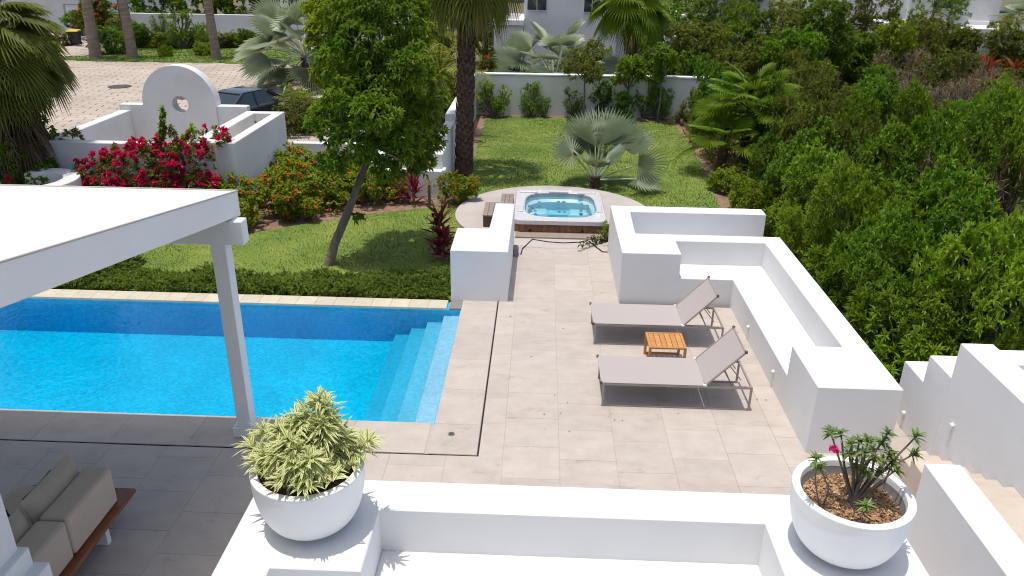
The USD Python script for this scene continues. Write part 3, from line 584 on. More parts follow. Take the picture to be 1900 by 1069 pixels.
# ------------------------------------------------------------------ hot tub on its round platform
one('tub_platform', prism(circle.difference(tubhole), -0.3, 0.004), concrete, kind='structure')
ht = thing('hot_tub', 'sunken square hot tub with grey shell, round jets and wood cabinet on the round platform', 'hot tub')
TX0, TX1, TY0, TY1, TZ1 = -0.50, 1.37, 14.70, 16.80, 0.27
out = R_(TX0, TX1, TY0, TY1).buffer(-0.16).buffer(0.16, 12)
cx, cy_ = (TX0 + TX1) / 2, (TY0 + TY1) / 2
def basin_outline(sx, sy_, lob):
    pts = []
    for a in np.linspace(0, 2 * math.pi, 96, endpoint=False):
        c, s = math.cos(a), math.sin(a); e = 0.42; q = (abs(c) ** (1 / e) + abs(s) ** (1 / e)) ** -e
        k = 1 + lob * math.cos(4 * a) * -0.5 + 0.06 * lob * math.cos(8 * a); pts.append((cx + 0.02 + sx * q * c * k, cy_ + 0.02 + sy_ * q * s * k))
    return sg.Polygon(pts)
b0, b1, b2 = basin_outline(0.77, 0.89, 0.10), basin_outline(0.70, 0.81, 0.08), basin_outline(0.52, 0.62, 0.05)
def ring_loft(polys, zs):
    ms = []; n = 96; v = np.vstack([np.column_stack([np.array(p.exterior.coords)[:n], np.full(n, z)]) for p, z in zip(polys, zs)]); f = []
    for r in range(len(polys) - 1):
        for i_ in range(n):
            j = (i_ + 1) % n; f += [[r * n + i_, r * n + j, (r + 1) * n + j], [r * n + i_, (r + 1) * n + j, (r + 1) * n + i_]]
    return trimesh.Trimesh(v, f, process=False)
part(ht, 'shell_rim', cat([wall(out.difference(b0), TZ1 - 0.10, TZ1, 0.02)]), shell_m, smooth=35)
part(ht, 'basin', cat([ring_loft([b0, b0, b1, b1, b2, b2], [TZ1 - 0.02, TZ1 - 0.15, TZ1 - 0.20, -0.12, -0.16, -0.42]), sheet(b2, -0.42)]), tubin_m, smooth=40)
one('tub_water', prism(b0.buffer(0.01), -0.25, TZ1 - 0.085), tubwater_m, 'clear pale blue water inside the hot tub', 'water', kind='structure')
footwell = sg.Point(cx, cy_ - 0.25).buffer(0.30, 24)
part(ht, 'footwell', cat([prism(footwell, -0.42, -0.405), prism(footwell.difference(sg.Point(cx, cy_ - 0.25).buffer(0.27, 24)), -0.42, -0.36)]), jet_m)
for (sx, sy_, w, d) in ((-0.45, 0.5, .24, .2), (0.45, 0.5, .24, .2), (-0.5, -0.35, .22, .3), (0.5, -0.3, .2, .3)):
    part(ht, 'moulded_seat', rbox(cx + sx - w, cx + sx + w, cy_ + sy_ - d, cy_ + sy_ + d, -0.3, -0.03, 0.09), tubin_m, smooth=40)
rngj = np.random.default_rng(3)
for (jx, jy) in [(-.55, .58), (-.42, .66), (-.62, .40), (.50, .62), (.62, .5), (.60, .28), (0.0, .74), (.12, .73), (-.64, -.1), (-.60, .08), (.64, -.1), (.62, .05), (-.5, .3), (.48, .35), (.56, .22)]:
    m = lathe([(0.0, 0.012), (0.02, 0.02), (0.035, 0.012), (0.042, 0.0)], 14); m.apply_translation((cx + jx, cy_ + jy, 0.02 if abs(jx) < .56 and abs(jy) < .6 else 0.10)); part(ht, 'jet', m, jet_m)
for (hx, hy, w, d) in ((-.66, .86, .20, .07), (.0, .93, .22, .06), (.62, .86, .2, .07), (-.80, -.35, .06, .22), (.82, -.3, .06, .2)):
    part(ht, 'headrest', rbox(cx + hx - w, cx + hx + w, cy_ + hy - d, cy_ + hy + d, TZ1 - 0.02, TZ1 + 0.03, 0.024), shell_m, smooth=40)
for (hx, hy, r_) in ((-.12, .95, .045), (.26, .95, .05), (-.40, .93, .05), (.78, -.75, .05), (.80, -.62, .03)):
    m = lathe([(0, 0.03), (r_ * .7, 0.028), (r_, 0.012), (r_ * 1.15, 0.0)], 20); m.apply_translation((cx + hx, cy_ + hy, TZ1)); part(ht, 'control_knob', m, lamp_m)
for k in range(16):
    x0 = TX0 + 0.03 + k * (TX1 - TX0 - 0.06) / 16; part(ht, 'cabinet_plank', box(x0, x0 + (TX1 - TX0 - 0.06) / 16 - 0.003, TY0 + 0.03, TY0 + 0.055, 0.006, TZ1 - 0.10, 0.002), cedar)
for k in range(16):
    y0 = TY0 + 0.06 + k * (TY1 - TY0 - 0.1) / 16
    for x0 in (TX0 + 0.03, TX1 - 0.055): part(ht, 'cabinet_plank', box(x0, x0 + 0.025, y0, y0 + 0.124, 0.006, TZ1 - 0.10, 0.002), cedar)
part(ht, 'cabinet_plank', box(TX0 + 0.03, TX1 - 0.03, TY1 - 0.055, TY1 - 0.03, 0.006, TZ1 - 0.1), cedar)
for x in (-0.18, 0.86): part(ht, 'vent', box(x, x + 0.05, TY0 + 0.022, TY0 + 0.032, 0.02, 0.06, 0.002), dark_slot)
ws = thing('wooden_steps', 'two-tier weathered wooden steps on the left side of the hot tub', 'steps')
for (x0, x1, y0, y1, z) in ((-1.12, -0.82, 14.95, 15.85, 0.26), (-0.80, -0.53, 15.3, 16.35, 0.30)):
    for k in range(3):
        w = (x1 - x0) / 3; part(ws, 'tread_board', box(x0 + k * w, x0 + (k + 1) * w - 0.006, y0, y1, z - 0.03, z, 0.003), old_wood)
    part(ws, 'side_board', box(x0 + 0.01, x1 - 0.01, y0 + 0.01, y0 + 0.035, 0.004, z - 0.03), dark_wood); part(ws, 'side_board', box(x0 + 0.01, x1 - 0.01, y1 - 0.035, y1 - 0.01, 0.004, z - 0.03), dark_wood)
    part(ws, 'side_board', box(x0 + 0.01, x0 + 0.03, y0 + 0.036, y1 - 0.036, 0.004, z - 0.03), dark_wood)
one('threshold_board', box(-0.44, 1.32, 14.35, 14.62, 0.006, 0.035, 0.004), old_wood, 'grey wooden board lying flat in front of the hot tub', 'board')
cab = [(-0.30, 13.45, .012), (-0.28, 13.75, .012), (-0.1, 14.28, .012), (0.2, 14.16, .012), (0.5, 14.12, .012), (0.8, 14.18, .012), (0.97, 14.30, .012), (1.10, 13.98, .012), (1.22, 13.70, .012), (1.32, 13.69, .012)]  # middle arc draws the shadow line of the round platform edge
one('cable', tube(cab, 0.011, 6), cable_m, 'thin dark cable before the hot tub, its middle arc drawing the platform edge shadow', 'cable')
ob = thing('outlet_box', 'small grey outlet box at the foot of the L-shaped wall', 'outlet box')
part(ob, 'housing', box(-0.44, -0.36, 13.35, 13.55, 0.0, 0.16, 0.008), box_m); part(ob, 'cover', box(-0.359, -0.35, 13.37, 13.53, 0.02, 0.14, 0.003), steel_m)

# ------------------------------------------------------------------ the two pots
def pot(loc, label):
    t = thing('round_pot', label, 'plant pot', loc=loc)
    prof = [(0.0, 0.0), (0.19, 0.0), (0.215, 0.012), (0.235, 0.035)]
    for a in np.linspace(0.12, 1, 18): prof.append((0.23 + 0.215 * math.sin(a * math.pi / 2) ** 0.85, 0.03 + 0.50 * (1 - math.cos(a * math.pi / 2)) ** 0.95))
    prof += [(0.447, 0.545), (0.444, 0.553), (0.437, 0.557), (0.392, 0.557), (0.385, 0.553), (0.382, 0.545), (0.378, 0.50)]
    part(t, 'bowl', lathe(prof, 96), pot_m, smooth=35)
    part(t, 'inner_wall', lathe([(0.3781, 0.502), (0.37, 0.44), (0.33, 0.34)], 96), pot_in, smooth=True); return t
pA = pot((-1.775, 5.05, 0.861), 'white bowl pot at left holding the variegated leafy plant')
pB = pot((2.475, 4.97, 0.861), 'white bowl pot at right holding the sparse desert rose')
def tops(c, r, z, name, label, seed, n=1500):
    t = thing(name, label, 'mulch', loc=c); rg = np.random.default_rng(seed)
    part(t, 'bed', lathe([(0, z), (r * 0.6, z - 0.005), (r, z - 0.015)], 40), soil)
    q = np.sqrt(rg.random(n)) * r * 0.97; a = rg.uniform(0, 6.283, n); ms = []
    cc = np.column_stack([q * np.cos(a), q * np.sin(a), z + rg.uniform(-0.004, 0.014, n)])
    ax = unit(rg.normal(size=(n, 3)) * [1, 1, 0.35]); bx = unit(np.cross(ax, rg.normal(size=(n, 3)))); l = rg.uniform(0.008, 0.020, (n, 1)); w = l * rg.uniform(0.4, 0.9, (n, 1))
    v = np.stack([cc - ax * l, cc + bx * w, cc + ax * l, cc - bx * w, cc + np.cross(ax, bx) * w * 0.4], 1).reshape(-1, 3); k = np.arange(n)[:, None] * 5
    part(t, 'chips', trimesh.Trimesh(v, np.concatenate([k + [0, 1, 4], k + [1, 2, 4], k + [2, 3, 4], k + [3, 0, 4]]), process=False), leafmat('chip_' + name, (0.26, 0.14, 0.065), (0.66, 0.47, 0.27), (0.88, 0.72, 0.50), trans=0.0, rough=0.8, scale=9), kind='stuff'); return t
tops((-1.775, 5.05, 0.861), 0.368, 0.43, 'pot_soil', 'dark wood chips around the variegated plant inside the left pot', 1, 500)
tops((2.475, 4.97, 0.861), 0.368, 0.43, 'pot_soil', 'pale brown wood chips covering the soil inside the right pot', 2, 1900)

# variegated plant: many leafy shoots
rg = np.random.default_rng(11)
vp = thing('variegated_plant', 'bushy yellow and green striped plant with pointed leaves in the left pot', 'plant', loc=(-1.775, 5.05, 1.28))
shoots = []
for i in range(72):
    a = rg.uniform(0, 6.283); q = math.sqrt(rg.random()); x, y = 0.40 * q * math.cos(a), 0.36 * q * math.sin(a)
    h = max((0.52 - 0.33 * q ** 1.8) * rg.uniform(0.5, 1.12) + 0.02, 0.19 if q > .55 else 0)
    shoots.append((x, y, h))
shoots += [(0.44, 0.10, 0.30), (0.50, 0.04, 0.36), (0.10, 0.16, 0.68), (0.16, 0.14, 0.62), (0.04, 0.20, 0.60), (0.20, 0.08, 0.54), (0.0, 0.1, 0.56), (-0.46, 0.05, 0.27), (-0.42, 0.2, 0.33), (-0.36, -0.12, 0.22), (0.1, -0.34, 0.2), (-0.12, -0.33, 0.2), (0.26, -0.26, 0.2), (-0.26, -0.25, 0.2)]
for i, (x, y, h) in enumerate(shoots):
    top = np.array([x, y, h]); d = unit(np.array([x * 0.9, y * 0.9, 0.45])); b0_ = np.array([x * 0.3, y * 0.3, -0.03])
    n = 34; tt = rg.random(n); base = top - d * (tt * 0.10)[:, None]; ph = np.arange(n) * 2.4 + rg.uniform(0, 6); el = np.where(tt < 0.25, rg.uniform(0.55, 1.2, n), rg.uniform(-0.1, 0.75, n))
    s1 = unit(np.cross(d, [0.1, 0.2, 0.95] if abs(d[2]) < .9 else [1, 0, 0])); s2 = np.cross(d, s1)
    dirs = unit(np.cos(el)[:, None] * (np.cos(ph)[:, None] * s1 + np.sin(ph)[:, None] * s2) + np.sin(el)[:, None] * d)
    tp_ = base + dirs * .15 - [0, 0, .04]; ok = ~((np.hypot(tp_[:, 0], tp_[:, 1]) > .33) & (tp_[:, 2] < .19)); base, dirs = base[ok], dirs[ok]; n = len(base)
    if n < 5: continue
    m, uv = long_leaves(base, dirs, rg.uniform(0.12, 0.20, n), rg.uniform(0.020, 0.030, n), rg, droop=0.28, fold=0.25)
    sp_ = part(vp, 'leaf_rosette', m, L_var, uv=uv)
    part(sp_, 'stem', tube([b0_, (b0_ + top) / 2 + [0, 0, 0.02], top], 0.007, 5, 0.005), bark)
# desert rose
dr = thing('desert_rose', 'sparse desert rose with thick stems and one pink flower in the right pot', 'plant', loc=(2.475, 4.97, 1.28))
part(dr, 'trunk', tube([(0.02, 0.0, -0.03), (0.02, 0.0, 0.05), (0.03, 0.01, 0.12)], [0.045, 0.04, 0.03], 8), bark, smooth=True)
def P3(px, py, Y): return atY(px, py, Y) - np.array([2.475, 4.97, 1.28])
tipsd = [((1560, 800), 5.02), ((1540, 798), 4.92), ((1612, 812), 5.0), ((1600, 835), 4.9), ((1640, 815), 5.05), ((1655, 835), 5.0), ((1705, 805), 4.95), ((1700, 840), 5.0), ((1665, 870), 4.9), ((1590, 862), 4.95), ((1610, 875), 4.9), ((1640, 850), 5.1), ((1580, 820), 5.1), ((1625, 845), 4.95), ((1514, 848), 4.82), ((1520, 862), 4.85), ((1608, 935), 4.72), ((1595, 815), 4.95), ((1620, 830), 5.1), ((1650, 800), 5.05), ((1575, 840), 4.95), ((1635, 868), 4.95), ((1600, 850), 5.1), ((1660, 850), 4.95)]
for i, ((px_, py_), Y) in enumerate(tipsd):
    tp = P3(px_, py_, Y); root = np.array([0.02, 0, 0.02]) if i < 14 or i > 16 else (np.array([-0.26, -0.12, 0.0]) if i < 16 else np.array([0.1, -0.2, 0.0]))
    mid = (root + tp) / 2 + [rg.normal(0, .03), rg.normal(0, .03), 0.02 if i < 14 or i > 16 else 0]
    b_ = part(dr, 'branch', tube([root, root * .6 + mid * .4, mid, tp], 0.013 if i < 14 or i > 16 else 0.006, 6, 0.006), bark, smooth=True)
    n = 22; d = unit(tp - mid); ph = np.arange(n) * 2.4; el = rg.uniform(-0.2, 1.0, n); s1 = unit(np.cross(d, [0.3, 1, 0.1])); s2 = np.cross(d, s1)
    dirs = unit(np.cos(el)[:, None] * (np.cos(ph)[:, None] * s1 + np.sin(ph)[:, None] * s2) + np.sin(el)[:, None] * d)
    m, _ = long_leaves(tp - d * rg.random((n, 1)) * 0.05, dirs, rg.uniform(0.055, 0.10, n), rg.uniform(0.014, 0.022, n), rg, droop=0.2)
    part(b_, 'leaf_rosette', m, L_aden)
fl = P3(1546, 829, 4.9)
ph = np.arange(5) * 2 * math.pi / 5; pd = unit(np.column_stack([np.cos(ph), -0.5 + 0 * ph, np.sin(ph)]))
m, _ = long_leaves(np.repeat(fl[None], 5, 0), pd, 0.045, 0.04, rg, droop=0.1); part(dr, 'flower', m, flower_pink)
m, _ = long_leaves(np.repeat(fl[None] + [0.03, 0, -0.03], 5, 0), pd, 0.03, 0.03, rg, droop=0.1); part(dr, 'flower', m, flower_pink)

# ------------------------------------------------------------------ garden walls, arch courtyard, houses
cw = thing('courtyard_wall', 'white courtyard wall with a pierced round arch standing up at its back', 'wall')
Y0c, Y1c, Zc = 15.45, 18.75, 1.5
part(cw, 'front_wall', wall(R_(-12.6, -7.12, Y0c, Y0c + 0.22), -0.3, Zc - 0.06), white_old)
part(cw, 'side_wall', wall(R_(-10.25, -10.0, Y0c + 0.222, Y1c), -0.3, Zc - 0.04), white_old)
part(cw, 'back_wall', wall(unary_union([R_(-10.25, -9.63, Y1c, Y1c + 0.24), R_(-7.85, -7.12, Y1c, Y1c + 0.24)]), -0.3, 1.60), white_old)
archp = unary_union([sg.Point(-8.74, 1.64).buffer(0.90, 48).intersection(sg.box(-12, 1.2, 0, 4)), sg.box(-9.625, -0.3, -7.855, 1.60)]).difference(sg.Point(-8.72, 1.63).buffer(0.20, 32))
am = trimesh.creation.extrude_polygon(archp, 0.30, engine='earcut'); am.apply_transform(trimesh.transformations.rotation_matrix(math.pi / 2, (1, 0, 0))); am.apply_translation((0, Y1c + 0.27, 0))
part(cw, 'round_arch', am, white_old)
part(cw, 'paving', sheet(R_(-10.0, -7.1, Y0c + 0.2, Y1c), -0.02), concrete)
bx = thing('box_planter', 'tall white box planter with a sunken trough at the right of the courtyard', 'planter')
part(bx, 'body', wall(R_(-7.12, -6.2, Y0c - 0.02, Y1c).difference(R_(-6.86, -6.42, Y0c + 0.3, Y1c - 0.25)), -0.3, Zc), white_old)
part(bx, 'trough_floor', sheet(R_(-6.87, -6.41, Y0c + 0.2, Y1c - 0.2), 1.18), coping_m)
part(bx, 'niche_frame', box(-7.0, -6.62, Y0c - 0.075, Y0c - 0.021, 0.80, 1.12, 0.006), white)
pp_ = thing('dry_stalk', 'dry brown stalk lying in the trough of the box planter', 'dry plant')
part(pp_, 'stalk', tube([(-6.6, 17.6, 1.19), (-6.55, 17.8, 1.35), (-6.5, 18.0, 1.45)], 0.02, 5), L_sdead); part(pp_, 'leaf', leaves(np.tile([[-6.55, 17.8, 1.35]], (9, 1)), sphere_dirs(9, rg), 0.2, 0.05, rg), L_sdead)
cu = thing('curved_parapet', 'curved white horseshoe parapet behind the roof edge at the left', 'parapet')
hs = sg.Point(-9.78, 14.2).buffer(0.86, 40).difference(sg.Point(-9.78, 14.2).buffer(0.56, 40)).difference(R_(-11, -10.16, 13, 15.2))
hs = unary_union([hs, R_(-11.9, -9.76, 13.342, 13.64)]).buffer(0.004).buffer(-0.004).simplify(0.006)
part(cu, 'curved_wall', wall(hs, -0.3, 1.0, 0.01), white_old, smooth=30)
gw = thing('garden_wall', 'low white garden wall between the flower bed and the driveway, behind the leaning tree', 'wall')
part(gw, 'wall_section', wall(R_(-6.198, -3.7, 19.0, 19.22), -0.3, 0.68), white_old); part(gw, 'wall_section', wall(R_(-3.92, -3.70, 17.3, 18.998), -0.3, 0.66), white_old)
part(gw, 'wall_section', wall(R_(-3.698, -2.2, 17.08, 17.30), -0.3, 0.56), white_old); part(gw, 'end_pier', wall(R_(-2.198, -2.12, 17.06, 17.32), -0.3, 0.6), white_old)
sw2 = thing('side_wall', 'white stepped side wall running back along the left of the rear lawn', 'wall')
part(sw2, 'wall_section', wall(R_(-2.42, -2.2, 17.302, 18.2), -0.3, 0.9), white_old); part(sw2, 'wall_section', wall(R_(-2.44, -2.2, 18.2, 19.9), -0.3, 1.12), white_old); part(sw2, 'wall_section', wall(R_(-2.44, -2.2, 19.9, 26.88), -0.3, 1.3), white_old)
bw = thing('back_wall', 'plain white wall closing the far end of the rear lawn', 'wall')
part(bw, 'wall_panel', wall(R_(-2.44, 5.7, 26.9, 27.14), -0.3, 1.27), white_old); part(bw, 'coping', wall(R_(-2.46, 5.72, 26.88, 27.16), 1.272, 1.32, 0.008), white)
fw = thing('boundary_wall', 'long white boundary wall beyond the far lawn across the driveway', 'wall')
part(fw, 'wall_panel', wall(R_(-24.6, -6.0, 48.0, 48.3), -0.3, 1.36), white_old); part(fw, 'wall_panel', wall(R_(-29.5, -24.7, 49.5, 49.8), -0.3, 0.9), white_old)
def house(label, blocks, wins=()):
    t = thing('white_house', label, 'house')
    for (x0, x1, y0, y1, z1) in blocks:
        w = part(t, 'wall', wall(R_(x0, x1, y0, y1), -0.3, z1), white_old)
        part(t, 'parapet', wall(R_(x0 - 0.05, x1 + 0.05, y0 - 0.05, y1 + 0.05).difference(R_(x0 + 0.2, x1 - 0.2, y0 + 0.2, y1 - 0.2)), z1 + 0.002, z1 + 0.22, 0.01), white)
    for (x0, x1, y, z0, z1) in wins:
        w = part(t, 'window', box(x0, x1, y - 0.03, y + 0.02, z0, z1), white); k = max(2, round((x1 - x0) / 0.45)); pw = (x1 - x0 - 0.04 * (k + 1)) / k
        for i_ in range(k): part(w, 'pane', box(x0 + 0.04 + i_ * (pw + 0.04), x0 + 0.04 + i_ * (pw + 0.04) + pw, y - 0.045, y - 0.031, z0 + 0.05, z1 - 0.05), win_m)
    return t
house('white house with dark windows behind the rear lawn palms', [(-0.9, 3.4, 38, 44, 3.6), (-2.2, -0.92, 36.4, 40, 2.05), (3.42, 6.6, 39, 44, 2.2)], [(-0.8, 0.15, 38, 2.55, 3.35), (1.8, 2.6, 38, 2.5, 3.35)])
house('white house at the far upper left with the grey garden gate', [(-42, -30.4, 53, 60, 4.2), (-30.38, -26.0, 54.5, 60, 2.6)], [(-40, -38, 53, 1.5, 2.6)])
house('white house of two blocks at the upper right corner', [(19.5, 26.5, 44.5, 50, 1.35), (21.6, 27.0, 50.02, 56, 3.6)], [(23.0, 24.2, 50.0, 2.2, 3.2)])
house('far white house at the top edge right of the dark tree', [(18.2, 25, 56.5, 61, 3.3)], [(21.4, 22.8, 56.5, 2.2, 3.0)])
house('small white house glimpsed at the top between trees', [(9.2, 12.0, 44, 47, 3.0)])
house('white house beyond the tall trees at the top left', [(-24, -12, 66, 72, 4.6)], [(-20, -18, 66, 2.0, 3.4), (-16, -14, 66, 2.0, 3.4)])
one('white_pier', wall(R_(5.0, 5.5, 33.8, 34.1), -0.3, 1.95), white_old, 'narrow white wall pier among the trees right of the rear palm', 'wall')
one('rounded_wall', lean(trimesh.creation.extrude_polygon(R_(0, 0.95, -0.2, 1.9).buffer(-0.2).buffer(0.2), 0.25, engine='earcut'), (0, 0, 0), ax=(1, 0, 0), deg=90).apply_translation((17.2, 40.2, -0.1)), white_old, 'small white round-cornered wall standing among the dry scrub', 'wall')
one('ruined_wall', wall(R_(13.4, 15.4, 41.2, 41.5), -0.3, 1.1), white_old, 'low broken white wall in the scrub left of the round-cornered wall', 'wall')
gt = thing('garden_gate', 'narrow grey garden gate in a frame at the upper left', 'gate', loc=(-29.6, 50.9, 0))
part(gt, 'gate_post', box(-0.62, -0.52, -0.05, 0.05, 0, 1.55), gate_m); part(gt, 'gate_post', box(0.32, 0.42, -0.05, 0.05, 0, 1.55), gate_m); part(gt, 'lintel', box(-0.62, 0.42, -0.05, 0.05, 1.552, 1.64), gate_m)
for k in range(6): part(gt, 'board', box(-0.515 + k * 0.138, -0.515 + k * 0.138 + 0.132, -0.02, 0.02, 0.08, 1.5), white_wood)
part(gt, 'latch', box(0.22, 0.28, -0.04, -0.021, 0.75, 0.85), steel_m)
wb = thing('wheelie_bin', 'black wheelie bin with a yellow lid beside the far lawn', 'bin', loc=(-25.6, 43.6, 0), rz=8)
part(wb, 'body', trimesh.convex.convex_hull(np.array([(x * w, y * w, z) for w, z in ((0.20, 0.06), (0.27, 0.72)) for x in (-1, 1) for y in (-1, 1)])), bin_m)
part(wb, 'lid', trimesh.convex.convex_hull(np.array([(x, y, z) for x in (-.30, .30) for y, z in ((-.32, .721), (.30, .721), (-.30, .77), (.26, .81))])), lid_m); part(wb, 'handle', bar((-0.22, 0.31, 0.74), (0.22, 0.31, 0.74), 0.035), bin_m)
for x in (-.19, .19):
    w = trimesh.creation.cylinder(0.09, 0.05, sections=18); w.apply_transform(trimesh.transformations.rotation_matrix(math.pi / 2, (0, 1, 0))); w.apply_translation((x, .22, .09)); part(wb, 'wheel', w, tyre_m)

# ------------------------------------------------------------------ the car
def car():
    t = thing('parked_car', 'dark grey saloon car parked on the driveway beyond the courtyard arch', 'car', loc=(-10.1, 22.0, -0.02), rz=64, scale=(.86, .86, .86))
    L, Wd = 4.3, 1.70
    prof = [(0.0, .30), (0.0, .58), (.10, .70), (.45, .76), (1.20, .86), (1.26, .88), (3.50, .92), (4.10, .90), (4.25, .80), (4.30, .55), (4.26, .30)]
    def section_body():
        xs = np.linspace(0.02, L - 0.02, 40); top = np.interp(xs, [p[0] for p in prof[1:-1]], [p[1] for p in prof[1:-1]]); rows = []
        for x, zt in zip(xs, top):
            wv = Wd / 2 * (1 - 0.16 * max(0, (0.5 - x) / 0.5) ** 2 - 0.12 * max(0, (x - 3.8) / 0.5) ** 2); zb = 0.22 + 0.10 * max(0, (0.4 - x) / 0.4) + 0.12 * max(0, (x - 3.8) / 0.5)
            half = [(0, zb), (wv * .9, zb), (wv * .98, zb + .10), (wv, zb + .28), (wv * .985, zt - .10), (wv * .93, zt - .02), (wv * .8, zt + .0), (0, zt + .015)]
            rows.append([(x, y, z) for y, z in half] + [(x, -y, z) for y, z in half[-2:0:-1]])
        return np.array(rows)
    def loft(rows):
        n, k, _ = rows.shape; f = []
        for i_ in range(n - 1):
            for j in range(k):
                j2 = (j + 1) % k; f += [[i_ * k + j, (i_ + 1) * k + j, (i_ + 1) * k + j2], [i_ * k + j, (i_ + 1) * k + j2, i_ * k + j2]]
        for j in range(1, k - 1): f += [[0, j, j + 1], [(n - 1) * k, (n - 1) * k + j + 1, (n - 1) * k + j]]
        m = trimesh.Trimesh(rows.reshape(-1, 3), f, process=False); m.fix_normals(); return m
    bd = part(t, 'body', loft(section_body()), car_m, smooth=40)
    def cab(inset, zc):
        xs = [1.15, 1.95, 2.05, 2.9, 3.05, 3.75]; zs = [.86, 1.315, 1.345, 1.35, 1.33, .90]; rows = []
        for x, z in zip(xs, zs):
            w0, w1 = 0.78 - inset, 0.78 - 0.20 * max(0, (z - .88) / .47) - inset
            rows.append([(x, w0, .84), (x, w1, z - .03 + zc), (x, w1 - .09, z + zc), (x, -w1 + .09, z + zc), (x, -w1, z - .03 + zc), (x, -w0, .84)])
        return loft(np.array(rows))
    part(t, 'glasshouse', cab(0.0, -0.012), glass_m, smooth=25)
    rr = np.array([[(x, w, z), (x, w - .09, z + .022), (x, -w + .09, z + .022), (x, -w, z)] for x, w, z in ((1.88, .585, 1.285), (2.05, .58, 1.33), (2.9, .575, 1.335), (3.10, .585, 1.285))])
    part(t, 'roof', loft(rr), car_m, smooth=40)
    for s in (1, -1):
        part(t, 'pillar', cat([bar((1.17, .775 * s, .87), (1.92, .595 * s, 1.30), .05), bar((3.08, .595 * s, 1.30), (3.74, .775 * s, .89), .09), bar((2.42, .79 * s, .88), (2.46, .60 * s, 1.32), .05)]), car_m)
        mm = part(t, 'mirror', rbox(1.38, 1.52, .82 * s - .08, .82 * s + .08, .90, 1.02, .03, 6), car_m, smooth=40)
        part(t, 'headlight', rbox(.03, .22, .55 * s - .17, .55 * s + .17, .56, .68, .03, 6), lamp_m, smooth=40); part(t, 'tail_light', rbox(4.16, 4.275, .56 * s - .17, .56 * s + .17, .66, .80, .03, 6), terrac, smooth=40)
        part(t, 'door_handle', box(2.25, 2.42, .835 * s - .012, .835 * s + .012, .74, .77, .004), car_m)
        for x in (.82, 3.42):
            w = trimesh.creation.cylinder(.31, .20, sections=28); w.apply_transform(trimesh.transformations.rotation_matrix(math.pi / 2, (1, 0, 0))); w.apply_translation((x, .76 * s, .31)); wp = part(t, 'wheel', w, tyre_m, smooth=40)
            r_ = trimesh.creation.cylinder(.20, .02, sections=20); r_.apply_transform(trimesh.transformations.rotation_matrix(math.pi / 2, (1, 0, 0))); r_.apply_translation((x, .868 * s, .31)); part(wp, 'rim', r_, rim_m)
    part(t, 'grille', box(-.01, .03, -.33, .33, .52, .66, .004), cable_m); part(t, 'bumper', rbox(-.05, .12, -.72, .72, .30, .48, .05, 6), car_m, smooth=40)
    return t
car()

# ------------------------------------------------------------------ shrubs, hedges, flowers
def shrub_mesh(seed, R, H, ntips, k, L, W, nl=9, droop=0.12, spread=0.9, r=(0.35, 0.55), up=0.3, zlow=0.22, long=False, lob=None):
    rg = np.random.default_rng(seed); lb = lob or rand_lobes(nl, R, H, rg, r, zlow)
    P, D = lobes_points(lb, ntips, rg, up_bias=up, zmin=0.03)
    P = P + (meshkit.noise(P * 2.2, seed)[:, None] - 0.5) * D * 0.35 * R
    return rosettes(P, D, k, L, W, rg, spread, droop, long=long), stems(lb, rg), lb
def shrub(name, label, c, seed, R, H, ntips, k, L, W, m, group=None, loc=(0, 0, 0), rz=0, scale=None, flowers=None, nl=9, category='shrub', **kw):
    t = thing(name, label, category, group, loc=loc, rz=rz, scale=scale)
    f, s, lb = shrub_mesh(seed, R, H, ntips, k, L, W, nl, **kw)
    f = f[0] if isinstance(f, tuple) else f
    part(t, 'stem', s, bark); part(t, 'foliage', f, m)
    if flowers:
        fm, nf, fl, kk = flowers; rg = np.random.default_rng(seed + 99)
        P, D = lobes_points(lb, nf, rg, shell=(0.98, 1.12), up_bias=0.5, zmin=0.1); part(t, 'blossom', rosettes(P, D, kk, fl, fl * 0.8, rg, 1.0, 0.05), fm)
    return t
